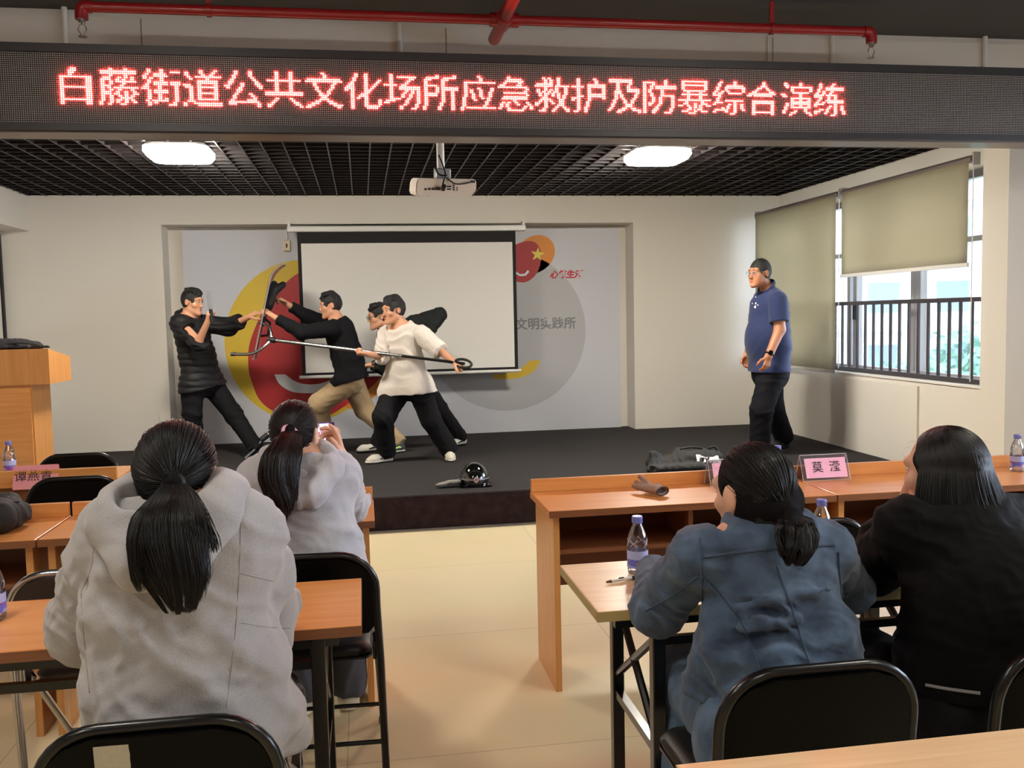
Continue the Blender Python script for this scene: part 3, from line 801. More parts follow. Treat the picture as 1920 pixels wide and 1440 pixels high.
def leaf_tree(x, y, ztop, rad, label, col):
    t = empty('tree', (x, y, -9)); tag(t, label, 'tree', 'trees outside the window')
    MB().tube([(0, 0, 0), (0.1, 0.1, (ztop + 9) * 0.5), (0.0, 0, ztop + 9 - rad)], [0.3, 0.24, 0.1], 10).build('trunk', pmat('bark', lin(110, 90, 74), 0.9), t)
    n = 2600
    d = rng.normal(size=(n, 3)); d /= np.linalg.norm(d, axis=1)[:, None]
    c = d * (rad * rng.uniform(0.55, 1.0, n))[:, None] * np.array([1, 1, 0.85]) + np.array([0, 0, ztop + 9 - rad * 0.85])
    c += 0.35 * np.sin(c * 2.3)[:, [1, 2, 0]]
    u = rng.normal(size=(n, 3)); u /= np.linalg.norm(u, axis=1)[:, None]; v = np.cross(u, d); v /= np.linalg.norm(v, axis=1)[:, None] + 1e-6
    s = rng.uniform(0.10, 0.22, n)[:, None]
    V = np.stack([c - u * s, c - v * s * 0.5, c + u * s, c + v * s * 0.5], 1).reshape(-1, 3)
    npmesh('foliage', V, np.arange(4 * n).reshape(-1, 4), pmat('leaves', col, 0.7, noise=0.35, nscale=1.5), t, smooth=False)
leaf_tree(18.4, 24.0, 1.3, 3.2, 'bushy green tree outside the window, near the column', lin(128, 168, 150))
leaf_tree(12.9, 17.0, 0.9, 2.6, 'lower green tree outside the window behind the railing', lin(120, 160, 138))

# ------------------------------------------------------------------ desks with shelves
def desk(cx, y0, y1, w, label, group=None, flip=False):
    t = empty('desk', (cx, (y0 + y1) / 2, 0), math.pi if flip else 0.0); tag(t, label, 'desk', group)
    h, d = w / 2, (y1 - y0) / 2
    MB().box(-h, h, -d, d, 0.722, 0.75, bev=0.003).build('desktop', M_orange, t)
    MB().box(-h, h, -d - 0.001, -d + 0.006, 0.7215, 0.7485).build('front_edge', M_brown, t)
    MB().box(-h + 0.003, h - 0.003, d - 0.022, d, 0.75, 0.806, bev=0.002).build('backboard', M_orange, t)
    for s in (-1, 1):
        x = s * (h - 0.035)
        MB().box(x - 0.0125, x + 0.0125, -d + 0.035, d - 0.01, 0.0, 0.722).build('side_panel', M_orangev, t)
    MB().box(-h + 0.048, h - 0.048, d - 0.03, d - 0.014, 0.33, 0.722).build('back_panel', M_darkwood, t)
    MB().box(-h + 0.048, h - 0.048, -d + 0.07, d - 0.031, 0.555, 0.573).build('shelf', M_brown, t)
    MB().box(-0.01, 0.01, -d + 0.07, d - 0.031, 0.574, 0.7215).build('divider', M_brown, t)
    return t
desk(0.703 + 0.61, 3.452, 3.87, 1.22, 'long orange wooden desk with the loose glove on top, left end by the aisle', 'orange wooden desks')
desk(1.93 + 0.61, 3.452, 3.87, 1.22, 'orange wooden desk on the right carrying the clear-framed pink name card', 'orange wooden desks')
desk(0.022 - 0.605, 3.466, 3.885, 1.21, 'orange wooden desk at which the woman filming with her phone sits', 'orange wooden desks')
desk(-1.195 - 0.605, 3.466, 3.885, 1.21, 'orange wooden desk on the left carrying the black backpack', 'orange wooden desks')
desk(-1.245 - 0.61, 4.785, 5.19, 1.22, 'orange wooden desk turned around, in front of the lectern, with the pink folded name card', 'orange wooden desks', flip=True)

# ------------------------------------------------------------------ folding tables
def folding_table(cx, y0, y1, w, mtop, medge, label, group, inset=0.17):
    t = empty('folding_table', (cx, (y0 + y1) / 2, 0)); tag(t, label, 'table', group)
    h, d = w / 2, (y1 - y0) / 2
    MB().box(-h, h, -d, d, 0.722, 0.75, bev=0.003).build('tabletop', mtop, t)
    m = MB(); m.box(-h - 0.001, h + 0.001, -d - 0.001, -d + 0.004, 0.7225, 0.7485); m.box(-h - 0.001, -h + 0.004, -d, d, 0.7225, 0.7485); m.box(h - 0.004, h + 0.001, -d, d, 0.7225, 0.7485)
    m.build('edge_band', medge, t)
    for s in (-1, 1):
        x = s * (h - inset)
        for yy in (-d + 0.03, d - 0.03):
            MB().box(x - 0.018, x + 0.018, yy - 0.018, yy + 0.018, 0.0, 0.72, bev=0.003).build('leg', M_black, t)
        m = MB(); m.tube([(x, -d + 0.03, 0.66), (x, d - 0.03, 0.40)], 0.012, 8); m.tube([(x, -d + 0.03, 0.36), (x, d - 0.03, 0.66)], 0.012, 8)
        m.box(x - 0.012, x + 0.012, -d + 0.03, d - 0.03, 0.335, 0.36); m.build('leg_brace', M_black, t)
    for yy in (-d + 0.06, d - 0.06):
        MB().box(-h + 0.06, h - 0.06, yy - 0.012, yy + 0.012, 0.685, 0.721).build('apron_rail', M_black, t)
        MB().box(-h + inset, h - inset, yy - 0.01, yy + 0.01, 0.628, 0.65).build('shelf_rail', M_black, t)
    return t
folding_table(-0.028 - 0.6, 2.268, 2.695, 1.2, M_orange, M_brown, 'orange folding table with black legs under the elbows of the woman in the grey hoodie', 'folding tables', 0.11)
folding_table(0.578 + 0.6, 2.232, 2.69, 1.2, M_pale, M_paleedge, 'pale beech folding table holding the pen and a water bottle, before the woman in denim', 'folding tables')
folding_table(1.785 + 0.6, 2.232, 2.69, 1.2, M_pale, M_paleedge, 'pale folding table at the right edge, before the woman in black', 'folding tables')
folding_table(0.505 + 0.6, 0.99, 1.432, 1.2, M_pale, M_paleedge, 'pale folding table corner in the bottom right, nearest the camera', 'folding tables', 0.2)

# ------------------------------------------------------------------ folding chairs
def make_chair(frame_m, seat_m, back_m):
    t = empty('folding_chair')
    W, H, lean = 0.212, 0.795, -0.06
    def yb(z): return 0.03 + (lean - 0.03) * (z / H)
    path = [(-W - 0.012, yb(0), 0.012), (-W - 0.006, yb(0.45), 0.45), (-W, yb(0.62), 0.62)]
    for k in range(9):
        a = math.pi - k * math.pi / 16; path.append((-W + 0.115 + 0.115 * math.cos(a), yb(H - 0.115 + 0.115 * math.sin(a)), H - 0.115 + 0.115 * math.sin(a)))
    path += [(-x, y, z) for x, y, z in path[::-1]]
    MB().tube(path, 0.0125, 12).build('back_frame', frame_m, t, smooth=True, angle=60)
    # backrest: bent steel panel rolled into the frame
    m = MB()
    def sag(x, z): return 0.028 * (1 - (x / W) ** 2) * 0.6
    cols = 14; zs = np.linspace(0.54, H - 0.004, 12)
    def halfw(z):
        if z > H - 0.115: return W - 0.115 + math.sqrt(max(0.0, 0.107 ** 2 - (z - H + 0.115) ** 2))
        if z < 0.56: return W - 0.012 - (0.56 - z) * 0.8
        return W - 0.008
    def pt(i, j, off):
        z = min(zs[j], H - 0.115 + 0.1065); x = halfw(z) * (2 * i / cols - 1)
        return (x, yb(z) + off - sag(x, z), z)
    ga = [[m.bm.verts.new(pt(i, j, -0.008)) for j in range(12)] for i in range(cols + 1)]
    gb = [[m.bm.verts.new(pt(i, j, 0.012)) for j in range(12)] for i in range(cols + 1)]
    for i in range(cols):
        for j in range(11):
            m.bm.faces.new((ga[i][j], ga[i + 1][j], ga[i + 1][j + 1], ga[i][j + 1])); m.bm.faces.new((gb[i][j], gb[i][j + 1], gb[i + 1][j + 1], gb[i + 1][j]))
    for i in range(cols):
        m.bm.faces.new((ga[i][0], gb[i][0], gb[i + 1][0], ga[i + 1][0])); m.bm.faces.new((ga[i][11], ga[i + 1][11], gb[i + 1][11], gb[i][11]))
    for j in range(11):
        m.bm.faces.new((ga[0][j], ga[0][j + 1], gb[0][j + 1], gb[0][j])); m.bm.faces.new((ga[cols][j], gb[cols][j], gb[cols][j + 1], ga[cols][j + 1]))
    m.build('backrest', back_m, t, smooth=True, angle=50)
    loft(MB(), [[(p[0], p[1] + 0.235, p[2]) for p in rounded_rect(0.19, 0.195, 0.04, z_)] for z_ in (0.425, 0.432)]).build('seat_pan', frame_m, t)
    loft(MB(), [[(p[0], p[1] + 0.235, p[2]) for p in lp] for lp in (rounded_rect(0.185, 0.19, 0.05, 0.4325), rounded_rect(0.192, 0.197, 0.05, 0.45), rounded_rect(0.18, 0.185, 0.05, 0.468), rounded_rect(0.15, 0.155, 0.05, 0.474))]).build('seat', seat_m, t, smooth=True, angle=60)
    for s in (-1, 1):
        x = s * (W - 0.006)
        MB().tube([(x, 0.0, 0.52), (x, 0.50, 0.012)], 0.0115, 12).build('front_leg', frame_m, t, smooth=True, angle=60)
        m = MB(); m.lathe([(0.016, 0), (0.016, 0.02), (0.013, 0.03)], 12, Matrix.Translation((s * (W + 0.012), yb(0), 0))); m.build('foot_cap', M_blackm, t, smooth=True, angle=40)
        m = MB(); m.lathe([(0.016, 0), (0.016, 0.02), (0.013, 0.03)], 12, Matrix.Translation((x, 0.50, 0))); m.build('foot_cap', M_blackm, t, smooth=True, angle=40)
        MB().box(min(x, x - s * 0.012), max(x, x - s * 0.012), -0.01, 0.045, 0.44, 0.50, bev=0.004).build('hinge_plate', frame_m, t)
    MB().tube([(-W - 0.006, yb(0.16), 0.16), (W + 0.006, yb(0.16), 0.16)], 0.008, 8).build('rear_crossbar', frame_m, t, smooth=True, angle=60)
    MB().tube([(-W + 0.006, 0.395, 0.12), (W - 0.006, 0.395, 0.12)], 0.008, 8).build('front_crossbar', frame_m, t, smooth=True, angle=60)
    return t
chair_black = make_chair(M_black, M_vinyl, M_blackback)
chair_chrome = make_chair(M_chrome, M_brownv, M_brownv)
GC = 'black folding chairs'
def place(first, proto, x, y, rz, label, group):
    o = proto if first else copy_tree(proto)
    o.location = (x, y + 0.06, 0); o.rotation_euler = (0, 0, math.radians(rz)); tag(o, label, 'chair', group); return o
chA = place(True, chair_black, -0.394, 1.675, 0, 'black folding chair with a paper sticker on its back, behind the near grey hoodie', GC)
place(False, chair_black, -0.195, 2.80, -2, 'black folding chair of the woman filming with her phone', GC)
place(False, chair_black, 0.893, 1.66, 0, 'black folding chair behind the woman in the denim jacket', GC)
place(False, chair_black, 1.505, 1.66, 2, 'black folding chair at the bottom right behind the woman in black', GC)
place(False, chair_black, 1.495, 2.846, 0, 'empty black folding chair between the pale table and the right desk', GC)
place(False, chair_black, -1.60, 5.25, 180, 'black folding chair behind the turned desk, close to the lectern', GC)
place(False, chair_black, -1.372, 4.42, 180, 'black folding chair before the pink folded name card', GC)
place(True, chair_chrome, -0.84, 2.80, 0, 'chrome framed folding chair with brown seat behind the orange folding table', None)
st_m = MB().box(-0.04, 0.04, 0, 0.0012, -0.024, 0.024); p = Matrix.Translation((-0.062, -0.079, 0.75)) @ Matrix.Rotation(math.radians(6.5), 4, 'X')
stick = st_m.build('paper_sticker', pmat('sticker_paper', lin(176, 168, 150), 0.7, noise=0.05, nscale=120), chA); stick.matrix_local = p
stick['label'] = 'off-white paper sticker'

# ------------------------------------------------------------------ lectern and its bag
lx0 = at(0, 653, 6.9).x - 0.35
lx1 = at(90, 653, 6.9).x
lt = empty('lectern', ((lx0 + lx1) / 2, 7.1, HS)); tag(lt, 'orange wooden lectern on the left end of the stage', 'lectern')
m = MB(); m.prism([(lx0, 6.9, 1.108), (lx0, 6.9, 1.362), (lx0, 7.385, 1.285), (lx0, 7.385, 1.108)], (lx1 - lx0, 0, 0)); m.build('top_box', M_orangev, lt)
cx1 = at(62, 760, 6.95).x
MB().box(lx0 + 0.12, cx1, 6.95, 7.33, HS, 1.108).build('column', M_orangev, lt)
MB().box(lx0 + 0.17, cx1 - 0.012, 6.938, 6.952, HS, 1.085).build('front_panel', M_orange, lt)
MB().box(lx0 + 0.06, cx1 + 0.06, 6.90, 7.38, HS, HS + 0.05).build('base', M_brown, lt)
localize(lt)
bg_ = SDF()
c = at(20, 640, 7.0)
bg_.ell((c.x - 0.05, 7.05, 1.375), (0.25, 0.14, 0.065), k=0.03).ell((c.x - 0.22, 7.08, 1.37), (0.2, 0.13, 0.05), k=0.03).cap((c.x + 0.1, 7.0, 1.375), (c.x + 0.27, 6.96, 1.368), 0.03, 0.012, k=0.03)
bg_.cut((c.x, 7.05, 1.352), (0, -0.16, -1), 0.8)
bag = empty('laptop_bag', (c.x, 7.05, 1.36)); tag(bag, 'soft black bag lying on top of the lectern', 'bag')
sdf_obj('body', bg_, 0.009, pmat('black_nylon', lin(30, 28, 32), 0.6), bag, folds(0.006, 0.08, (1, 0.3, 0.2), 3))
MB().tube(spline([(c.x + 0.0, 6.93, 1.40), (c.x + 0.1, 6.93, 1.405), (c.x + 0.22, 6.935, 1.385)], 5, False), 0.007, 6).build('strap', M_blackm, bag, smooth=True)
localize(bag)

# ------------------------------------------------------------------ water bottles, cup
M_pet = clearmat('clear_bottle_plastic', (0.97, 0.98, 1.0, 1), 0.10, 0.03)
M_cap = pmat('violet_blue_cap', lin(122, 128, 200), 0.4)
def label_mat():
    m = pmat('bottle_label', lin(150, 160, 214), 0.35)
    nt = m.node_tree; b = nt.nodes['Principled BSDF']
    tc = nt.nodes.new('ShaderNodeTexCoord'); v = nt.nodes.new('ShaderNodeTexVoronoi'); v.inputs['Scale'].default_value = 48
    nt.links.new(tc.outputs['Object'], v.inputs['Vector'])
    r = nt.nodes.new('ShaderNodeValToRGB'); cr = r.color_ramp; cr.interpolation = 'CONSTANT'
    cr.elements[0].color = lin(96, 104, 196); cr.elements[1].position = 0.42; cr.elements[1].color = lin(150, 160, 220)
    for p_, c_ in ((0.62, lin(150, 60, 160)), (0.74, lin(214, 92, 108)), (0.84, lin(226, 176, 90)), (0.92, lin(88, 150, 120))):
        e = cr.elements.new(p_); e.color = c_
    sp = nt.nodes.new('ShaderNodeSeparateColor'); nt.links.new(v.outputs['Color'], sp.inputs[0]); nt.links.new(sp.outputs[0], r.inputs[0])
    nt.links.new(r.outputs[0], b.inputs['Base Color']); return m
M_label = label_mat(); M_label2 = pmat('bottle_label_plain', lin(168, 178, 226), 0.4)
def make_bottle():
    t = empty('water_bottle')
    prof = [(0.024, 0.0), (0.029, 0.004), (0.0305, 0.012), (0.0295, 0.022), (0.0305, 0.03), (0.0305, 0.075), (0.0285, 0.082), (0.0295, 0.09), (0.028, 0.098), (0.029, 0.106), (0.026, 0.118), (0.021, 0.132), (0.0145, 0.146), (0.0125, 0.152), (0.0125, 0.157)]
    MB().lathe(prof, 24, None, True, False).build('body', M_pet, t, smooth=True)
    MB().lathe([(0.0311, 0.048), (0.0311, 0.073)], 24, None, False, False).build('label_band', M_label2, t, smooth=True)
    MB().lathe([(0.0311, 0.022), (0.0311, 0.0478)], 24, None, False, False).build('label', M_label, t, smooth=True)
    m = MB(); m.lathe([(0.0152, 0.153), (0.0155, 0.155), (0.0155, 0.170), (0.0145, 0.173)], 24)
    for k in range(24):
        a = k * math.pi / 12; m.box(0.0152, 0.0162, -0.0007, 0.0007, 0.156, 0.169, Matrix.Rotation(a, 4, 'Z'))
    m.build('cap', M_cap, t, smooth=True, angle=40)
    m = MB()
    for k in range(4):
        a0 = k * 1.57; m.tube([(0.0288 * math.cos(a0 + u * 0.9), 0.0288 * math.sin(a0 + u * 0.9), 0.084 + 0.022 * u) for u in np.linspace(0, 1, 7)], 0.0009, 5)
        m.tube([(0.0288 * math.cos(a0 + 0.9 - u * 0.9), 0.0288 * math.sin(a0 + 0.9 - u * 0.9), 0.084 + 0.022 * u) for u in np.linspace(0, 1, 7)], 0.0009, 5)
    m.build('moulded_rib', pmat('bottle_rib', lin(214, 216, 226), 0.2), t, smooth=True)
    return t
bottle0 = make_bottle()
def bottle(i, x, y, rz, label):
    o = bottle0 if i == 0 else copy_tree(bottle0)
    o.location = (x, y, 0.7505); o.rotation_euler = (0, 0, rz); tag(o, label, 'bottle', 'water bottles')
bottle(0, 0.783, 2.545, 0.4, 'clear water bottle next to the pen on the pale table')
bottle(1, 1.412, 2.625, 1.7, 'clear water bottle behind the white paper cup')
bottle(2, 1.955, 2.455, 2.6, 'clear water bottle on the pale table, half hidden by the woman in black')
bottle(3, 2.985, 3.735, 0.9, 'clear water bottle on the right desk, at the right edge of the picture')
bottle(4, 1.80, 3.74, 2.2, 'clear water bottle on the desk hidden behind the denim woman, only its cap showing')
bottle(5, -1.853, 5.08, 0.1, 'clear water bottle on the turned desk beside the pink folded card')
bottle(6, -0.985, 2.53, 3.0, 'clear water bottle at the left edge on the orange folding table')
cup = empty('paper_cup', (1.408, 2.50, 0.7505)); tag(cup, 'white paper cup on the pale table before a water bottle', 'cup')
MB().lathe([(0.025, 0.0), (0.036, 0.078), (0.0345, 0.078), (0.0245, 0.003)], 24, None, True, True).build('cup_wall', M_white, cup, smooth=True, angle=40)
MB().tube([(0.0362 * math.cos(k * math.pi / 12), 0.0362 * math.sin(k * math.pi / 12), 0.079) for k in range(24)], 0.0016, 6, closed=True).build('rim', M_white, cup, smooth=True)

# ------------------------------------------------------------------ name cards
M_pink = pmat('pink_card', lin(244, 158, 162), 0.6); M_pink2 = pmat('light_pink_card', lin(250, 186, 212), 0.6)
xa, xb = at(22.5, 900, 4.77).x, at(108.5, 900, 4.77).x
nc = empty('name_card', ((xa + xb) / 2, 4.78, 0.75)); tag(nc, 'pink folded paper name card astride the board of the turned desk', 'name card', 'name cards')
top, bot = (4.796, 0.832), (4.768, 0.716)
m = MB(); m.prism([(xa, bot[0], bot[1]), (xa, top[0], top[1]), (xa, 4.838, 0.752), (xa, 4.8365, 0.7515), (xa, top[0], top[1] - 0.0014), (xa, bot[0] + 0.001, bot[1])], (xb - xa, 0, 0)); m.build('card', M_pink, nc)
ang = math.atan2(top[0] - bot[0], top[1] - bot[1])
Mt = Matrix.Translation(((xa + xb) / 2 - 0.01, (top[0] + bot[0]) / 2 - 0.002, (top[1] + bot[1]) / 2 + 0.004)) @ Matrix.Rotation(-ang, 4, 'X') @ FACE_CAM
text_mesh('lettering', '谭燕青', 0.060, Mt, M_ink, nc, 0.0003, 0.0)
localize(nc)
M_acr = clearmat('clear_acrylic', (0.96, 0.95, 0.97, 1), 0.10, 0.04, 0.06, (0.9, 0.85, 0.9, 1)); M_acre = pmat('acrylic_edge', lin(226, 214, 226), 0.25)
def acrylic_card(x0, x1, label, txt):
    t = empty('name_card', ((x0 + x1) / 2, 3.80, 0.75)); tag(t, label, 'name card', 'name cards')
    f0, f1, b1 = Vector((0, 3.765, 0.7515)), Vector((0, 3.805, 0.862)), Vector((0, 3.843, 0.7515))
    def sheet(p, q, off, th, xa_, xb_, nm, mt):
        d = (q - p).normalized(); n = Vector((0, -d.z, d.y)) * off; w_ = Vector((0, -d.z, d.y)) * th
        return MB().prism([Vector((xa_, 0, 0)) + p + n, Vector((xa_, 0, 0)) + q + n, Vector((xa_, 0, 0)) + q + n + w_, Vector((xa_, 0, 0)) + p + n + w_], (xb_ - xa_, 0, 0)).build(nm, mt, t)
    sheet(f0, f1, 0.0, 0.002, x0, x1, 'front_sheet', M_acr); sheet(f1, b1, 0.0, 0.002, x0, x1, 'back_sheet', M_acr)
    d = (f1 - f0); sheet(f0 + d * 0.09, f0 + d * 0.86, 0.0026, 0.0008, x0 + 0.017, x1 - 0.012, 'paper', M_pink2)
    m = MB()
    for xx in (x0, x1): m.tube([Vector((xx, 0, 0)) + f0, Vector((xx, 0, 0)) + f1, Vector((xx, 0, 0)) + b1], 0.0016, 6)
    m.tube([Vector((x0, 0, 0)) + f1, Vector((x1, 0, 0)) + f1], 0.0022, 6); m.tube([Vector((x0, 0, 0)) + f0, Vector((x1, 0, 0)) + f0], 0.0014, 6)
    m.build('edge', M_acre, t)
    if txt:
        an = math.atan2(f1.y - f0.y, f1.z - f0.z); mid = f0 + d * 0.5
        Mt = Matrix.Translation(((x0 + x1) / 2 + 0.004, mid.y - 0.0054, mid.z)) @ Matrix.Rotation(-an, 4, 'X') @ FACE_CAM
        text_mesh('lettering', txt, 0.054, Mt, M_ink, t, 0.0003, 0.0)
    localize(t)
acrylic_card(1.937, 2.165, 'pink name card in a clear acrylic stand on the right desk', '莫  滢')
acrylic_card(at(1332, 905, 3.77).x, at(1332, 905, 3.77).x + 0.23, 'clear acrylic name card stand mostly hidden behind the denim woman\'s head', '')

# ------------------------------------------------------------------ pen
pn = empty('pen', (0.726, 2.486, 0.7565)); tag(pn, 'click pen lying beside the water bottle on the pale table', 'pen')
pa, pb = Vector((0.664, 2.462, 0.7568)), Vector((0.795, 2.497, 0.7568)); pl = lambda u: pa + (pb - pa) * u
MB().tube([pl(0.12), pl(0.62)], 0.0052, 10).build('barrel', M_white, pn, smooth=True, angle=40)
MB().tube([pl(0.62), pl(0.98), pl(1.0)], [0.0056, 0.0056, 0.003], 10).build('grip', M_blackm, pn, smooth=True, angle=40)
MB().tube([pl(0.0), pl(0.12)], [0.003, 0.0046], 10).build('tip', pmat('brown_pen_tip', lin(96, 60, 44), 0.4), pn, smooth=True, angle=40)
MB().tube([pl(0.3) + Vector((0, -0.002, 0.006)), pl(0.42) + Vector((0, -0.002, 0.006))], 0.002, 6).build('clip', M_blackm, pn)
localize(pn)

# ------------------------------------------------------------------ gloves
def glove(name, label, base, ax_, up, L, W, fing, colr, dark, h=0.003):
    """base: cuff centre, ax_: towards the fingers"""
    t = empty(name, base); tag(t, label, 'glove', 'loose work gloves')
    b = np.array(base, float); a = np.array(ax_, float); a /= np.linalg.norm(a); u = np.array(up, float); u /= np.linalg.norm(u); s = np.cross(a, u)
    S = SDF()
    S.cap(b, b + a * L * 0.45, W * 0.46, W * 0.5, 0.01, (u, 0.5)).cap(b + a * L * 0.45 - s * W * 0.12, b + a * L * 0.6 - s * W * 0.1, W * 0.42, W * 0.36, 0.01, (u, 0.5)).cap(b + a * L * 0.45 + s * W * 0.12, b + a * L * 0.6 + s * W * 0.1, W * 0.42, W * 0.36, 0.01, (u, 0.5))
    for off, ln, rise, spread in fing:
        p0 = b + a * L * 0.58 + s * W * off; p1 = p0 + a * ln * 0.5 + s * spread * 0.4 + u * rise * 0.6; p2 = p0 + a * ln + s * spread + u * rise
        S.chain([p0, p1, p2], [0.012, 0.0115, 0.0095], 0.006)
    S.cap(b + a * L * 0.3 + s * W * 0.36, b + a * L * 0.55 + s * W * 0.72 + u * 0.004, 0.013, 0.011, 0.012)
    S.cut(b, -a, 0.12)
    S.ell(b - a * 0.004, (W * 0.40, W * 0.40 * 0.44, 0.03), np.stack([s, u, a]), 0.004, sub=True)
    sdf_obj('shell', S, h, colr, t, folds(0.0015, 0.02, a, 5), 1)
    R4 = Matrix(((s[0], u[0], a[0], b[0] + a[0] * 0.012), (s[1], u[1], a[1], b[1] + a[1] * 0.012), (s[2], u[2], a[2], b[2] + a[2] * 0.012), (0, 0, 0, 1)))
    m = MB(); m.lathe([(W * 0.40, 0), (W * 0.1, 0.002)], 20, R4 @ Matrix.Diagonal((1, 0.45, 1, 1))); m.build('lining', dark, t)
    m = MB(); m.tube([R4 @ Vector((W * 0.44 * math.cos(k * math.pi / 14), W * 0.23 * math.sin(k * math.pi / 14), -0.012)) for k in range(28)], 0.003, 6, closed=True); m.build('cuff_hem', dark, t, smooth=True)
    localize(t); return t
M_glv = pmat('taupe_knit', lin(150, 122, 106), 0.9, noise=0.2, nscale=400, bump=0.3, bscale=500); M_glvd = pmat('dark_lining', lin(54, 44, 40), 0.9)
M_glg = pmat('grey_knit', lin(142, 136, 130), 0.9, noise=0.15, nscale=400, bump=0.3, bscale=500)
glove('glove', 'taupe work glove with its dark cuff open, lying on the right desk', (1.222, 3.605, 0.7745), (-0.42, 0.88, 0.02), (0, 0, 1), 0.15, 0.075, [(-0.38, 0.06, 0.0, 0.0), (-0.14, 0.07, 0.014, 0.004), (0.12, 0.066, 0.036, 0.004), (0.36, 0.05, 0.006, 0.006)], M_glv, M_glvd)
glove('glove', 'grey work glove lying on the stage beside the helmet', (0.69, 6.72, 0.288), (-1, -0.12, -0.03), (0, 0.25, 1), 0.17, 0.075, [(-0.38, 0.05, -0.012, -0.004), (-0.14, 0.08, -0.012, -0.002), (0.12, 0.085, -0.008, 0.002), (0.36, 0.06, 0.0, 0.006)], M_glg, M_glvd, 0.004)

# ------------------------------------------------------------------ helmet on the stage
hx, hy = 0.80, 6.76
hl = empty('helmet', (hx, hy, HS)); tag(hl, 'glossy black riot helmet with silver band and badge on the stage floor', 'helmet')
M_gloss = pmat('helmet_gloss_black', lin(12, 12, 14), 0.08, coat=1.0)
Mh = Matrix.Translation((hx, hy, HS + 0.002)) @ Matrix.Diagonal((0.92, 1.08, 1, 1))
prof = [(0.118, 0.0), (0.122, 0.006), (0.122, 0.03)] + [(0.121 * math.cos(a), 0.035 + 0.135 * math.sin(a)) for a in np.linspace(0.05, 1.5, 12)] + [(0.002, 0.170)]
MB().lathe(prof, 40, Mh, True, True).build('shell', M_gloss, hl, smooth=True, angle=60)
MB().lathe([(0.1225, 0.052), (0.1215, 0.064)], 40, Mh, False, False).build('band', pmat('silver_band', lin(150, 150, 160), 0.3, metal=0.6), hl, smooth=True)
m = MB(); out = []
for k in range(12):
    r_ = 0.022 if k % 2 == 0 else 0.016; out.append((hx + r_ * math.sin(k * math.pi / 6) * 0.9, hy - 0.1335, HS + 0.06 + r_ * math.cos(k * math.pi / 6) * 1.15))
m.prism(out, (0, 0.006, 0)); m.build('badge', pmat('badge_silver', lin(214, 206, 214), 0.3, metal=0.5), hl)
MB().lathe([(0.008, 0), (0.006, 0.002)], 16, Matrix.Translation((hx, hy - 0.134, HS + 0.06)) @ Matrix.Rotation(math.radians(90), 4, 'X')).build('badge_centre', A_red, hl)
MB().box(hx - 0.122, hx + 0.122, hy - 0.126, hy - 0.02, HS + 0.006, HS + 0.014, bev=0.004).build('brim', M_gloss, hl)
localize(hl)

# ------------------------------------------------------------------ vest heap on the stage
vs_ = empty('vest', (2.45, 6.95, HS)); tag(vs_, 'black tactical vest with white lettering crumpled on the stage front', 'vest')
S = SDF()
z0 = HS
S.cap((2.24, 6.86, z0 + 0.035), (2.62, 6.84, z0 + 0.04), 0.05, 0.06, 0.04, ((0, 0, 1), 0.7)).cap((2.3, 6.98, z0 + 0.06), (2.72, 6.98, z0 + 0.08), 0.07, 0.09, 0.04, ((0, 0, 1), 0.8))
S.cap((2.50, 7.0, z0 + 0.10), (2.80, 6.95, z0 + 0.09), 0.06, 0.06, 0.03).cap((2.52, 7.05, z0 + 0.15), (2.62, 7.04, z0 + 0.15), 0.02, 0.015, 0.03)
S.cap((2.26, 6.92, z0 + 0.06), (2.275, 6.95, z0 + 0.145), 0.03, 0.02, 0.03).cap((2.275, 6.95, z0 + 0.14), (2.36, 6.98, z0 + 0.11), 0.02, 0.03, 0.03)
S.ell((2.40, 6.93, z0 + 0.135), (0.06, 0.08, 0.035), None, 0.03, sub=True).ell((2.235, 6.80, z0 + 0.04), (0.03, 0.05, 0.03), None, 0.015, sub=True)
S.cut((2.5, 6.95, z0 + 0.002), (0, 0, -1), 0.8)
sdf_obj('body', S, 0.007, pmat('black_webbing', lin(40, 38, 36), 0.7, noise=0.3, nscale=30), vs_, folds(0.012, 0.07, (0.8, 0.4, 0.4), 11))
m = MB(); m.tube(spline([(2.52, 7.0, z0 + 0.16), (2.60, 6.98, z0 + 0.175), (2.69, 6.97, z0 + 0.165), (2.74, 6.95, z0 + 0.14)], 5, False), 0.010, 8)
m.tube(spline([(2.75, 7.0, z0 + 0.13), (2.78, 6.99, z0 + 0.165), (2.82, 6.98, z0 + 0.165), (2.84, 6.97, z0 + 0.12)], 5, False), 0.011, 8); m.build('strap', M_blackm, vs_, smooth=True)
tp = at(1322, 863, 6.86)
text_mesh('lettering', '防暴', 0.10, Matrix.Translation((tp.x + 0.03, tp.y, tp.z)) @ Matrix.Rotation(math.radians(-52), 4, 'X') @ Matrix.Rotation(math.radians(8), 4, 'Y') @ FACE_CAM, M_white, vs_, 0.002, 0.004)
localize(vs_)

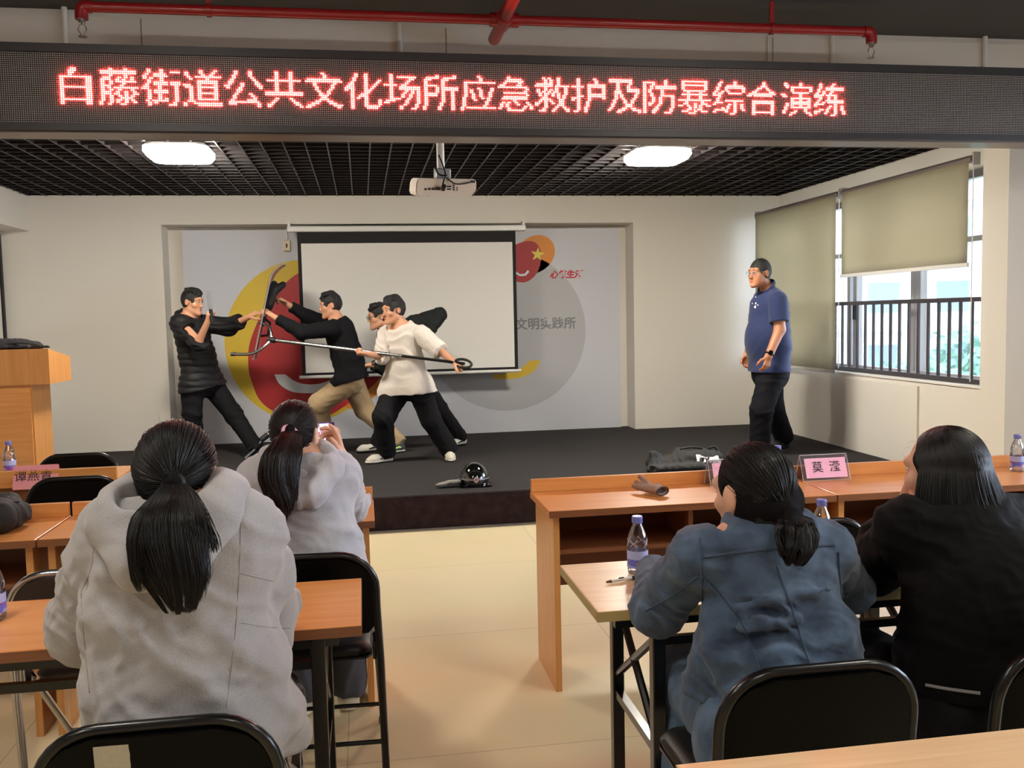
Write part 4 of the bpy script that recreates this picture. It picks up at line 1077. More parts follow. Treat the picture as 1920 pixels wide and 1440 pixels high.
# ------------------------------------------------------------------ backpack on the left desk
bp_ = empty('backpack', (-1.5, 3.68, 0.75)); tag(bp_, 'black backpack lying on the left orange desk', 'backpack')
S = SDF()
S.rbox((-1.62, 3.645, 0.812), (0.30, 0.155, 0.058), np.array([[0.97, 0.22, 0], [-0.22, 0.97, 0], [0, 0, 1]]), 0.05, 0.03)
S.cap((-1.56, 3.53, 0.80), (-1.34, 3.68, 0.805), 0.05, 0.045, 0.03).ell((-1.36, 3.73, 0.80), (0.07, 0.06, 0.048), None, 0.03)
S.cut((-1.6, 3.7, 0.752), (0, 0, -1), 0.9)
sdf_obj('body', S, 0.007, pmat('black_canvas', lin(26, 25, 25), 0.75, noise=0.2, nscale=60), bp_, folds(0.008, 0.06, (0.5, 0.6, 0.5), 21))
m = MB()
for dz, dy in ((0.085, 0.0), (0.102, 0.02), (0.068, -0.012)):
    m.tube(spline([(-1.70, 3.50 + dy, 0.75 + dz), (-1.52, 3.505 + dy, 0.755 + dz), (-1.40, 3.57 + dy, 0.757 + dz), (-1.315, 3.66 + dy, 0.755 + dz)], 5, False), 0.004, 6)
m.build('zip_piping', M_blackm, bp_, smooth=True)
m = MB(); m.tube(spline([(-1.66, 3.72, 0.865), (-1.60, 3.76, 0.93), (-1.50, 3.78, 0.935), (-1.42, 3.77, 0.86)], 6, False), 0.005, 6); m.build('haul_loop', M_blackm, bp_, smooth=True)
localize(bp_)

# ------------------------------------------------------------------ people: shared pieces
M_skin = pmat('skin_warm', lin(206, 150, 118), 0.5, sss=0.08, noise=0.05, nscale=25)
M_skin2 = pmat('skin_tan', lin(178, 118, 86), 0.5, sss=0.08, noise=0.05, nscale=25)
M_skin3 = pmat('skin_light', lin(222, 170, 142), 0.5, sss=0.08, noise=0.04, nscale=25)
M_lip = pmat('lips', lin(170, 96, 84), 0.5)
M_eyew = pmat('eye_white', lin(224, 218, 210), 0.25); M_iris = pmat('eye_dark', lin(28, 20, 18), 0.2)
def hairmat(name, col, rough=0.38, spec=0.45):
    m = pmat(name, col, rough, spec=spec); b = m.node_tree.nodes['Principled BSDF']; b.inputs['Anisotropic'].default_value = 0.5; return m
M_hair = hairmat('black_hair', lin(17, 13, 14), 0.46, 0.4); M_hair2 = hairmat('dark_brown_hair', lin(30, 20, 18), 0.46, 0.4); M_hairb = pmat('hair_under', lin(14, 11, 12), 0.8, spec=0.12); M_hairm = pmat('short_black_hair', lin(20, 17, 16), 0.55, bump=0.6, bscale=180)

def unit(v): v = np.array(v, float); return v / np.linalg.norm(v)
def frame(f, u=(0, 0, 1)):
    f = unit(f); r = unit(np.cross(f, u)); u = np.cross(r, f); return np.stack([r, f, u])       # rows: right, forward, up
def lerp(a, b, t): return np.array(a) + (np.array(b) - np.array(a)) * t
def V3(v): return np.array([v[0], v[1], v[2]], float)

def add_head(S, c, R, s=1.0):
    W = lambda x, y, z: V3(c) + s * (x * R[0] + y * R[1] + z * R[2])
    E = lambda p, rad, k, sub=False: S.ell(W(*p), [q * s for q in rad], R, k * s, sub)
    E((0, -0.012, 0.035), (0.073, 0.093, 0.083), 0.02); E((0, 0.028, -0.03), (0.058, 0.060, 0.085), 0.03)
    S.cap(W(-0.052, 0.0, -0.062), W(-0.014, 0.072, -0.098), 0.017 * s, 0.015 * s, 0.03); S.cap(W(0.052, 0.0, -0.062), W(0.014, 0.072, -0.098), 0.017 * s, 0.015 * s, 0.03)
    E((0, 0.074, -0.098), (0.022, 0.018, 0.017), 0.02)
    E((0.044, 0.052, -0.022), (0.022, 0.024, 0.02), 0.02); E((-0.044, 0.052, -0.022), (0.022, 0.024, 0.02), 0.02)
    S.cap(W(-0.045, 0.072, 0.03), W(0.045, 0.072, 0.03), 0.012 * s, 0.012 * s, 0.02)
    E((0.031, 0.098, 0.008), (0.017, 0.013, 0.009), 0.012, True); E((-0.031, 0.098, 0.008), (0.017, 0.013, 0.009), 0.012, True)
    S.cap(W(0, 0.084, 0.014), W(0, 0.105, -0.028), 0.007 * s, 0.010 * s, 0.012); E((0.011, 0.098, -0.032), (0.008, 0.009, 0.007), 0.006); E((-0.011, 0.098, -0.032), (0.008, 0.009, 0.007), 0.006)
    S.cap(W(-0.017, 0.083, -0.059), W(0.017, 0.083, -0.059), 0.007 * s, 0.007 * s, 0.008); S.cap(W(-0.014, 0.082, -0.070), W(0.014, 0.082, -0.070), 0.007 * s, 0.007 * s, 0.008)
    for sg in (-1, 1):
        E((sg * 0.078, -0.012, 0.0), (0.009, 0.020, 0.032), 0.006); E((sg * 0.086, -0.006, 0.0), (0.006, 0.010, 0.018), 0.006, True)
    return W
def face_parts(W, R, root, s=1.0, brow=None):
    for sg in (-1, 1):
        S = SDF().ell(W(sg * 0.031, 0.0765, 0.008), (0.0130 * s, 0.0105 * s, 0.0066 * s), R)
        e = sdf_obj('eye', S, 0.003, M_eyew, root)
        S = SDF().ell(W(sg * 0.031, 0.0835, 0.008), (0.0068 * s, 0.0048 * s, 0.0060 * s), R)
        sdf_obj('iris', S, 0.002, M_iris, e)
        MB().tube([W(sg * 0.015, 0.090, 0.031), W(sg * 0.031, 0.088, 0.034), W(sg * 0.048, 0.077, 0.029)], [0.0022 * s, 0.0030 * s, 0.0016 * s], 6).build('eyebrow', brow or M_hairm, root, smooth=True)
    MB().tube([W(-0.021, 0.083, -0.0645), W(-0.008, 0.0905, -0.062), W(0.0, 0.0905, -0.0635), W(0.008, 0.0905, -0.062), W(0.021, 0.083, -0.0645)], [0.002 * s, 0.0045 * s, 0.0045 * s, 0.0045 * s, 0.002 * s], 8).build('lips', M_lip, root, smooth=True)
def add_hand(S, w, d, n, side, curl=(20, 25, 15), s=1.0, spread=0.0, thumb=0.0, curls=None):
    """w: wrist, d: towards the fingers, n: the way the palm looks, side: +1 right hand, -1 left hand"""
    w = V3(w); d = unit(d); n = V3(n); n = unit(n - d * (n @ d)); t = np.cross(d, n) * side
    ends = []
    for i, (o, L) in enumerate(((0.027, 0.071), (0.0085, 0.079), (-0.0105, 0.073), (-0.028, 0.057))):
        kn = w + s * (d * (0.086 - 0.006 * abs(i - 1)) + t * o)
        S.cap(w + s * (d * 0.01 + t * o * 0.45), kn, 0.0145 * s, 0.0125 * s, 0.012)
        dd = unit(d + t * spread * (1.5 - i) * 0.5); p = kn; a = 0.0; cc = curls[i] if curls else curl
        for seg, (fr, cdeg) in enumerate(zip((0.45, 0.3, 0.25), cc)):
            a += math.radians(cdeg + 3 * i)
            q = p + s * L * fr * (dd * math.cos(a) + n * math.sin(a))
            S.cap(p, q, (0.0098 - 0.0008 * seg) * s, (0.0090 - 0.0009 * seg) * s, 0.004); p = q
        ends.append(p)
    b0 = w + s * (d * 0.022 + t * 0.024 + n * 0.004); b1 = b0 + s * 0.042 * unit(d * 0.6 + t * (0.75 - thumb * 0.5) + n * (0.35 + thumb * 0.5)); b2 = b1 + s * 0.032 * unit(d * 0.8 + t * (0.35 - thumb * 0.9) + n * (0.35 + thumb * 0.6)); b3 = b2 + s * 0.024 * unit(d * 0.85 + t * (0.1 - thumb) + n * (0.4 + thumb * 0.4))
    S.chain([b0, b1, b2, b3], [0.015 * s, 0.012 * s, 0.0105 * s, 0.0085 * s], 0.008)
    return ends
def add_body(S, J, hips_r=0.085, nk=1.0):
    """skin under the clothes: neck, trunk, arms, legs as one surface"""
    f = J['f']
    S.cap(J['HC'] - 0.05 * J['HRT'][2] - 0.02 * J['HRT'][1], J['N'], 0.052 * nk, 0.058 * nk, 0.03)
    S.cap(lerp(J['N'], J['P'], 0.12), lerp(J['N'], J['P'], 0.95), 0.115, 0.12, 0.05, (f, 0.72))
    for s in 'LR':
        S.cap(lerp(J['N'], J['S' + s], 0.3), J['S' + s], 0.05, 0.05, 0.04)
        S.chain([J['S' + s], J['E' + s], J['W' + s]], [0.046, 0.036, 0.026], 0.02)
        S.chain([J['H' + s], J['K' + s], J['A' + s]], [hips_r, 0.05, 0.034], 0.03)
        S.cap(J['A' + s] - np.array([0, 0, 0.045]), lerp(J['A' + s], J['T' + s], 0.6) - np.array([0, 0, 0.062]), 0.026, 0.016, 0.02)
def add_trousers(S, J, rt=0.105, rk=0.075, ra=0.062, waist=0.14, flat=0.75, wz=None):
    f = J['f']
    S.cap(J['P'] + 0.06 * unit(J['N'] - J['P']), lerp(J['HL'], J['HR'], 0.5), waist, waist, 0.05, (f, flat))
    for s in 'LR':
        S.chain([J['H' + s] if s == 'L' else J['HR'], J['K' + s], J['A' + s] - np.array([0, 0, 0.0])], [rt, rk, ra], 0.035)
        d = unit(J['A' + s] - J['K' + s]); S.cut(J['A' + s] + d * 0.035, d, 0.13)
def add_shoe(J, s, root, upper, sole, accent=None, L=0.27, h=0.006):
    a, t = J['A' + s], J['T' + s]; g = J.get('ground', HS)
    d = t - a; d[2] = 0; d = unit(d); up = np.array([0, 0, 1.0]); 
    tilt = J.get('heel' + s, 0.0)
    heel = np.array([a[0], a[1], g]) - d * 0.065; R = frame(unit(d + up * -tilt), up)
    heel = heel + up * tilt * L * 0.95
    B = lambda y, x, z: heel + R[1] * y + R[0] * x + R[2] * z
    S = SDF(); S.cap(B(0.05, 0, 0.048), B(0.20, 0, 0.035), 0.042, 0.038, 0.03).cap(B(0.20, 0.004, 0.034), B(L - 0.035, 0.004, 0.028), 0.038, 0.026, 0.03).cap(B(0.055, 0, 0.05), B(0.075, 0, 0.10), 0.036, 0.038, 0.02)
    S.cut(B(0.1, 0, 0.016), -R[2], 0.3)
    o = sdf_obj('shoe', S, h, upper, root)
    S = SDF(); S.cap(B(0.045, 0, 0.018), B(0.19, 0.002, 0.018), 0.042, 0.043, 0.02, (R[2], 0.36)).cap(B(0.19, 0.002, 0.018), B(L - 0.03, 0.004, 0.017), 0.043, 0.03, 0.02, (R[2], 0.42)); S.cut(B(0.1, 0, 0.0015), -R[2], 0.3)
    sdf_obj('sole', S, h, sole, o)
    if accent is not None:
        m = MB()
        for k in range(5):
            y = 0.12 + k * 0.022; m.tube([B(y, -0.026, 0.062 - k * 0.004), B(y + 0.006, 0, 0.078 - k * 0.006), B(y, 0.026, 0.062 - k * 0.004)], 0.0032, 6)
        m.build('lace', accent, o, smooth=True)
        m = MB()
        for sg in (-1, 1):
            m.tube([B(0.03, sg * 0.030, 0.05), B(0.09, sg * 0.040, 0.055), B(0.15, sg * 0.040, 0.04)], [0.008, 0.010, 0.005], 8)
        m.build('side_patch', accent, o, smooth=True)
    return o
def short_hair(W, R, root, mat, s=1.0, fringe=0.0, seed=1, h=0.005, tuft=1.0, line=0.045):
    S = SDF()
    S.ell(W(0, -0.016, 0.024), (0.0815 * s, 0.101 * s, 0.107 * s), R, 0.02)
    if fringe:
        for x in np.linspace(-0.05, 0.05, 7): S.cap(W(x, 0.03, 0.112), W(x * 1.1 + 0.006 * math.sin(x * 200 + seed), 0.084 - abs(x) * 0.5, 0.112 - fringe), 0.017 * s, 0.007 * s, 0.012)
    if tuft > 0.5:
      for x, y, z in ((0.03, -0.04, 0.125), (-0.03, -0.02, 0.128), (0.0, 0.03, 0.124), (0.05, 0.0, 0.105), (-0.05, 0.02, 0.105)): S.ell(W(x, y, z), (0.03 * s, 0.035 * s, 0.012 * s), R, 0.02)
    n1 = unit(0.8 * R[1] - 0.6 * R[2])
    if not fringe: S.cut(W(0, line, 0.02), n1, 0.3 * s)
    else:
        S.ell(W(0, 0.085, -0.03), (0.062 * s, 0.06 * s, 0.085 * s), R, 0.01, True)
        S.cut(W(0, 0.052, -0.02), n1, 0.09 * s)
    S.cut(W(0, -0.02, -0.045), unit(0.25 * R[1] - 0.97 * R[2]), 0.3 * s)
    for sg in (-1, 1): S.ell(W(sg * 0.084, 0.014, -0.020), (0.026 * s, 0.036 * s, 0.046 * s), R, 0.006, True)
    w1, w2 = swarp(seed, 0.045), swarp(seed + 3, 0.016)
    return sdf_obj('hair', S, h, mat, root, lambda P: tuft * (0.005 * w1(P) + 0.0025 * w2(P)), 1)
def glasses(W, R, root, s=1.0, mat=None):
    g = empty('glasses'); g.parent = root
    m = MB()
    for sg in (-1, 1):
        c = W(sg * 0.032, 0.103, 0.006)
        loop = [c + s * (0.023 * math.cos(a) * R[0] + 0.017 * math.sin(a) * R[2] - 0.004 * abs(math.cos(a)) * R[1]) for a in np.linspace(0, 2 * math.pi, 21)[:-1]]
        m.tube(loop, 0.0016 * s, 6, closed=True)
        m.tube([W(sg * 0.055, 0.10, 0.010), W(sg * 0.076, 0.085, 0.011), W(sg * 0.084, -0.005, 0.012), W(sg * 0.082, -0.02, 0.0)], 0.0016 * s, 6)
    m.tube([W(-0.009, 0.105, 0.010), W(0, 0.109, 0.013), W(0.009, 0.105, 0.010)], 0.0015 * s, 6)
    m.build('frame', mat or M_black, g, smooth=True)
    m = MB()
    for sg in (-1, 1):
        c = W(sg * 0.032, 0.103, 0.006); ring = [m.bm.verts.new(Vector(c + s * (0.0215 * math.cos(a) * R[0] + 0.0155 * math.sin(a) * R[2] - 0.004 * abs(math.cos(a)) * R[1]))) for a in np.linspace(0, 2 * math.pi, 21)[:-1]]
        m.bm.faces.new(ring)
    m.build('lens', M_glass, g)
    return g
def strands(name, paths, radii, mat, parent):
    """paths (n, m, 3), radii (n, m): three-sided hair locks as one mesh"""
    P = np.asarray(paths, float); n, m, _ = P.shape
    T = np.gradient(P, axis=1); T /= np.linalg.norm(T, axis=2, keepdims=True) + 1e-9
    A = np.broadcast_to(np.array([0.31, 0.87, 0.39]), T.shape); U = np.cross(T, A); U /= np.linalg.norm(U, axis=2, keepdims=True) + 1e-9; Wv = np.cross(T, U)
    ring = np.stack([P + radii[..., None] * (U * math.cos(a) + Wv * math.sin(a)) for a in (0, 2.094, 4.189)], 2)
    idx = np.arange(n * m * 3).reshape(n, m, 3)
    q = [np.stack([idx[:, :-1, k], idx[:, :-1, (k + 1) % 3], idx[:, 1:, (k + 1) % 3], idx[:, 1:, k]], -1).reshape(-1, 4) for k in range(3)]
    return npmesh(name, ring.reshape(-1, 3), np.concatenate(q), mat, parent)
def scalp_paths(W, R, c, rad, tie, n, rng, m=10, front=0.45, lift=0.004, back_only=False):
    """locks that start round the hairline and crown and run over the skull ellipsoid to the tie"""
    out = []
    cen = W(*c); rad = np.array(rad)
    tl = R @ (V3(tie) - cen); td = unit(tl / rad)
    while len(out) < n:
        d = rng.normal(size=3); d = unit(d)
        if d[2] < -0.25 and d[1] > -0.2: continue
        if d[1] > front and d[2] < 0.75: continue
        if d @ td > 0.97: continue
        om = math.acos(max(-1, min(1, d @ td))); k = rng.uniform(-0.002, lift)
        ts = np.linspace(0, 1, m); ds = (np.sin((1 - ts) * om)[:, None] * d + np.sin(ts * om)[:, None] * td) / math.sin(om)
        wob = 0.002 * rng.normal(size=3)
        q = ds * (rad + k) + np.sin(ts * math.pi)[:, None] * wob
        if ((np.abs(q[:, 0]) > 0.062) & (np.abs(q[:, 1] + c[1] + 0.0) < 0.024) & (np.abs(q[:, 2] + c[2]) < 0.030)).any(): continue
        q[-1] = tl + rng.normal(size=3) * 0.005; q[-2] = q[-2] * 0.6 + q[-1] * 0.4
        out.append(cen + q @ R)
    return np.array(out)
def tail_paths(guide, hw, ht, side, back, n, rng, m=16, fray=0.25, curl=0.0):
    """ponytail locks: guide points, half width / half thickness along it"""
    G = np.array(spline(guide, 8, False)); ts = np.linspace(0, 1, len(G)); tt = np.linspace(0, 1, m)
    out = []; rr = []; nc = 44
    ca = rng.uniform(0, 2 * math.pi, nc); cr_ = np.sqrt(rng.uniform(0.1, 1, nc)); ce = 1.0 - fray * rng.uniform(0, 1, nc) ** 1.3; cw = rng.uniform(0, 6.28, nc); cd = rng.normal(size=(nc, 2)) * 0.012
    for i in range(n):
        j = rng.integers(nc); a = ca[j] + rng.normal() * 0.16; r = min(1.05, max(0.05, cr_[j] + rng.normal() * 0.08))
        t = tt * (ce[j] - 0.05 * rng.uniform())
        g = np.stack([np.interp(t, ts, G[:, k]) for k in range(3)], -1)
        w = np.interp(t, np.linspace(0, 1, len(hw)), hw); h_ = np.interp(t, np.linspace(0, 1, len(ht)), ht)
        wob = 0.005 * np.sin(t * 6 + cw[j]) + 0.0012 * np.sin(t * 15 + i) + curl * np.sin(t * 12 + cw[j]) * t
        pull = 1 - 0.25 * t ** 3
        out.append(g + ((math.cos(a) * r * pull) * w + wob + cd[j, 0] * t * t)[:, None] * V3(side) + (math.sin(a) * r * h_ + 0.6 * wob + cd[j, 1] * t * t * 0.6)[:, None] * V3(back))
        rr.append(np.linspace(1, 0.25, m) ** 0.8 * rng.uniform(0.0010, 0.0022))
    return np.array(out), np.array(rr)
def make_joints(f, HC, hf, **kw):
    J = {k: V3(v) for k, v in kw.items() if not isinstance(v, (int, float))}
    J.update({k: v for k, v in kw.items() if isinstance(v, (int, float))})
    J['f'] = unit(f); J['HC'] = V3(HC); J['HRT'] = frame(hf)
    return J
def add_top(S, J, chest=0.165, waist=0.16, flat=0.7, sh=0.06, arm=(0.068, 0.055, 0.045), cuffL=0.95, cuffR=0.95, drop=0.12, k=0.035, neck=0.015, lowpt=None, hipr=0.0, arms=True):
    f = J['f']; ax_ = unit(J['N'] - J['P']); hem = J['P'] - ax_ * drop if lowpt is None else V3(lowpt)
    S.cap(lerp(J['N'], J['P'], 0.24), lerp(J['N'], J['P'], 0.7), chest, waist, 0.05, (f, flat)); S.cap(lerp(J['N'], J['P'], 0.7), hem + ax_ * 0.0, waist, waist * 1.0, 0.05, (f, flat))
    if hipr:
        for s in 'LR': S.cap(lerp(lerp(J['N'], J['P'], 0.8), J['H' + s], 0.6), J['H' + s] - ax_ * 0.05, hipr * 0.95, hipr, 0.05).cap(J['H' + s], lerp(J['H' + s], J['K' + s], 0.25), hipr, hipr, 0.04)
    for s, cf in (('L', cuffL), ('R', cuffR)):
        S.cap(lerp(J['N'], J['S' + s], 0.25), J['S' + s], 0.055, sh, 0.05)
        if not arms: continue
        e, w = J['E' + s], J['W' + s]
        wc = lerp(e, w, cf)
        S.chain([J['S' + s], e, wc], [arm[0], arm[1], lerp(arm[1], arm[2], cf)], k)
        d = unit(w - e); S.cut(wc - d * 0.005, d, arm[1] * 2.2)
    S.cut(hem, -ax_, 0.34)
    nd = unit(J['HC'] - J['N']); S.cut(J['N'] + nd * neck, nd, 0.13)
def collar(J, root, mat, r=0.062, th=0.010, up=0.02, front=0.02):
    nd = unit(J['HC'] - 0.03 * J['HRT'][2] - J['N']); f = J['f']; fx = unit(f - nd * (f @ nd)); sx = np.cross(fx, nd)
    c = J['N'] + nd * up
    pts = [c + r * (math.cos(a) * fx + math.sin(a) * sx) - nd * (front * math.cos(a)) for a in np.linspace(0, 2 * math.pi, 25)[:-1]]
    return MB().tube(pts, th, 8, closed=True).build('collar', mat, root, smooth=True)
def person(label, group=None, loc=(0, 0, 0)):
    t = empty('person', loc); tag(t, label, 'person', group); return t
HV = 0.0055

def sleeves(J, root, mat, arm, fracs, disp=None, h=0.006, seed=1):
    """sleeves as parts of their own; frac counts 0..1 shoulder to elbow, 1..2 elbow to wrist"""
    for s, fr in zip('LR', fracs):
        a, e, w = J['S' + s], J['E' + s], J['W' + s]; S = SDF()
        if fr <= 1: p = lerp(a, e, fr); S.cap(a, p, arm[0], lerp(arm[0], arm[1], fr)); d = unit(e - a)
        else: p = lerp(e, w, fr - 1); S.chain([a, e, p], [arm[0], arm[1], lerp(arm[1], arm[2], fr - 1)], 0.03); d = unit(w - e)
        S.cut(p - d * 0.004, d, 0.2)
        sdf_obj('sleeve', S, h, mat, root, disp)
def on_surface(objs, pts_px, off=0.002):
    """points on the camera side of a garment, for seams that run over it"""
    out = []
    trees = []
    for o in objs:
        me = o.data; n = len(me.vertices); co = np.empty(n * 3, np.float32); me.vertices.foreach_get('co', co)
        trees.append(BVHTree.FromPolygons([Vector(v) for v in co.reshape(-1, 3)], [list(p.vertices) for p in me.polygons]))
    org = Vector((0, 0, CAM_H))
    for x, y in pts_px:
        d = (at(x, y, 1.0) - org).normalized(); best = None
        for t in trees:
            h_ = t.ray_cast(org, d)
            if h_[0] is not None and (best is None or h_[3] < best[3]): best = h_
        if best is not None: out.append(best[0] - d * off)
    return out

# ------------------------------------------------------------------ the five men on the stage
def fz(px, Y, z): return at(px, 700, Y).to_3d().xy.to_tuple() + (z,)
AZ = HS + 0.09
M_blackcloth = pmat('black_trouser_cloth', lin(21, 20, 23), 0.85, noise=0.15, nscale=60, spec=0.2)
M_sole_w = pmat('white_rubber', lin(214, 208, 196), 0.6); M_sole_b = pmat('black_rubber', lin(24, 24, 26), 0.6)
M_shoe_w = pmat('white_sneaker', lin(206, 200, 182), 0.6); M_shoe_b = pmat('black_sneaker', lin(28, 28, 32), 0.6); M_shoe_bl = pmat('blue_grey_sneaker', lin(58, 70, 84), 0.6)
M_neon = pmat('neon_green_trim', lin(190, 226, 110), 0.6); M_shoe_bw = pmat('black_white_sneaker', lin(190, 188, 180), 0.6)

# man in the black puffer jacket with a prop blade
hd = at(361, 567, 8.78)
J = make_joints((0.90, -0.42, 0), hd, (0.90, -0.38, -0.12), N=at(351, 593, 8.80), SR=at(337, 607, 8.63), SL=at(383, 607, 8.96), ER=at(373, 640, 8.50), WR=at(389, 604, 8.40), EL=at(428, 613, 8.95), WL=at(467, 594, 8.80),
                P=at(380, 708, 8.82), HR=at(362, 718, 8.73), HL=at(393, 716, 8.92), KR=at(360, 775, 8.72), AR=fz(364, 8.85, AZ), KL=at(438, 777, 8.86), AL=fz(474, 8.70, AZ), TR=fz(392, 8.72, AZ), TL=fz(515, 8.66, AZ))
p1 = person('man in a black quilted puffer jacket swinging a prop blade at the shield', None, (hd.x, 8.82, HS))
S = SDF(); W = add_head(S, J['HC'], J['HRT'], 0.98); add_body(S, J)
add_hand(S, J['WR'], (0.12, -0.25, 1.0), (0.95, 0.2, -0.1), 1, (70, 85, 50), 1.0, 0, 0.6)
add_hand(S, J['WL'], (0.85, -0.15, 0.45), (0.25, 0.55, -0.75), -1, (35, 45, 30))
sdf_obj('body', S, HV, M_skin, p1); face_parts(W, J['HRT'], p1, 0.98)
short_hair(W, J['HRT'], p1, M_hairm, 0.98, 0.028, 2)
S = SDF(); add_top(S, J, 0.185, 0.185, 0.78, 0.075, (0.088, 0.082, 0.066), 0.62, 0.08, 0.10, hipr=0.125)
S.ell(J['N'] - J['f'] * 0.065 + np.array([0, 0, 0.012]), (0.075, 0.06, 0.05), frame(J['f']), 0.04)
M_puff = pmat('black_puffer_nylon', lin(22, 21, 24), 0.62, noise=0.2, nscale=20, spec=0.35)
w_ = swarp(7, 0.12)
sdf_obj('puffer_jacket', S, 0.006, M_puff, p1, lambda P: 0.009 * (np.abs(np.sin((P[:, 2] + 0.02 * w_(P)) * math.pi / 0.062)) - 0.6) + 0.004 * w_(P * 2))
collar(J, p1, M_puff, 0.064, 0.020, 0.012)
S = SDF(); add_trousers(S, J, 0.112, 0.085, 0.07, 0.15); sdf_obj('trousers', S, 0.007, M_blackcloth, p1, folds(0.008, 0.09, (0.4, 0.2, 1), 31))
for s in 'LR': add_shoe(J, s, p1, M_shoe_b, M_sole_b)
localize(p1)
kn = empty('prop_blade', J['WR']); tag(kn, 'grey flat prop blade raised in the fist of the man in the puffer jacket', 'prop blade')
k0 = V3(at(396, 590, 8.36)); kd = unit(V3(at(392, 552, 8.36)) - k0); Rk = frame((0.9, -0.45, 0), kd)
def kbox(y0, y1, hw, th): 
    M4 = Matrix(((Rk[0][0], Rk[1][0], kd[0], k0[0]), (Rk[0][1], Rk[1][1], kd[1], k0[1]), (Rk[0][2], Rk[1][2], kd[2], k0[2]), (0, 0, 0, 1)))
    return MB().box(-th, th, -hw, hw, y0, y1, M4, bev=min(th, hw) * 0.5)
kbox(-0.07, 0.05, 0.014, 0.012).build('handle', M_blackm, kn); kbox(0.05, 0.21, 0.026, 0.004).build('blade', pmat('prop_blade_grey', lin(140, 140, 146), 0.4, metal=0.3), kn)
localize(kn)

# man with the riot shield
hd = at(619, 573, 8.72)
J = make_joints((-0.96, -0.2, -0.1), hd, (-0.96, -0.12, -0.16), N=at(631, 601, 8.73), SL=at(622, 617, 8.56), SR=at(622, 608, 8.90), EL=at(566, 623, 8.46), WL=at(512, 593, 8.50), ER=at(578, 594, 8.86), WR=at(538, 570, 8.76),
                P=at(661, 702, 8.72), HL=at(659, 714, 8.63), HR=at(658, 712, 8.81), KL=at(598, 757, 8.58), AL=fz(606, 8.74, AZ), KR=at(684, 768, 8.78), AR=fz(744, 8.62, AZ + 0.02), TL=fz(570, 8.68, AZ), TR=fz(722, 8.56, AZ))
p2 = person('man in a black pullover and khaki trousers pushing the clear riot shield', None, (hd.x, 8.72, HS))
S = SDF(); W = add_head(S, J['HC'], J['HRT'], 0.98); add_body(S, J)
add_hand(S, J['WL'], (-0.75, -0.1, 0.6), (-0.5, 0.4, -0.6), -1, (55, 70, 45)); add_hand(S, J['WR'], (-0.75, -0.25, 0.5), (-0.5, -0.5, -0.5), 1, (55, 70, 45))
sdf_obj('body', S, HV, M_skin, p2); face_parts(W, J['HRT'], p2, 0.98); short_hair(W, J['HRT'], p2, M_hairm, 1.0, 0.03, 5)
S = SDF(); add_top(S, J, 0.185, 0.182, 0.78, 0.068, (0.082, 0.066, 0.048), 0.86, 0.84, 0.055, hipr=0.135)
M_blk = pmat('black_knit', lin(18, 17, 21), 0.9, spec=0.2); sdf_obj('pullover', S, 0.006, M_blk, p2, folds(0.007, 0.09, (0.7, 0, 0.7), 41))
collar(J, p2, pmat('grey_shirt_collar', lin(120, 128, 142), 0.8), 0.06, 0.012, 0.014)
S = SDF(); add_trousers(S, J, 0.118, 0.095, 0.068, 0.14)
M_khaki = pmat('khaki_cotton', lin(170, 146, 112), 0.85, noise=0.06, nscale=40, sheen=0.1)
sdf_obj('trousers', S, 0.007, M_khaki, p2, folds(0.009, 0.08, (0.5, 0.1, 0.9), 43))
for s in 'LR': add_shoe(J, s, p2, M_shoe_bl, M_sole_w, M_neon)
localize(p2)

# riot shield, seen edge-on
sh = empty('riot_shield', at(497, 585, 8.66)); tag(sh, 'clear curved riot shield with black arm pad held between two men', 'shield')
ctop, cbot = V3(at(512, 490, 8.68)), V3(at(474, 672, 8.68)); upv = unit(ctop - cbot); nrm = unit(np.cross((-0.05, 1, 0.0), upv)); nrm = nrm if nrm[0] < 0 else -nrm; wid = unit(np.cross(upv, nrm)); Hh = np.linalg.norm(ctop - cbot)
if wid[1] < 0: wid = -wid
mid = (ctop + cbot) / 2
def shp(u, v):
    a = (u - 0.5) * 1.1; hgt = (v - 0.5) * Hh; e = max(0.0, abs(v - 0.5) * 2 - 0.82) / 0.18
    hw = 0.25 * (1 - 0.28 * e * e)
    bend = 0.10 * max(0.0, v - 0.82) / 0.18 * max(0.0, v - 0.82) / 0.18
    return mid + wid * (hw * math.sin(a) / math.sin(0.55)) + nrm * (0.16 * (math.cos(a) - 1) - bend * 0.9) + upv * hgt
MB().grid(shp, 18, 30, 0.004).build('sheet', clearmat('polycarbonate', (0.93, 0.94, 0.96, 1), 0.07, 0.05, 0.13, (0.75, 0.75, 0.8, 1)), sh, smooth=True)
m = MB(); loop = [shp(u, 0) for u in np.linspace(0, 1, 12)] + [shp(1, v) for v in np.linspace(0.04, 1, 20)] + [shp(u, 1) for u in np.linspace(0.92, 0, 11)] + [shp(0, v) for v in np.linspace(0.96, 0.04, 20)]
m.tube(loop, 0.003, 6, closed=True); m.build('rim', pmat('shield_rim', lin(168, 164, 172), 0.5), sh, smooth=True)
S = SDF(); pc = mid - nrm * 0.03 + upv * 0.12
S.cap(pc - upv * 0.05 - wid * 0.05 - nrm * 0.02, pc + upv * 0.09 + wid * 0.05 - nrm * 0.02, 0.075, 0.08, 0.03, (nrm, 0.55)).cap(pc + upv * 0.08 - nrm * 0.04, pc + upv * 0.15 - nrm * 0.10, 0.04, 0.03, 0.03).cap(pc - upv * 0.24 - nrm * 0.0, pc - upv * 0.05 - nrm * 0.0, 0.03, 0.035, 0.02, (nrm, 0.5))
sdf_obj('arm_pad', S, 0.006, M_blackm, sh)
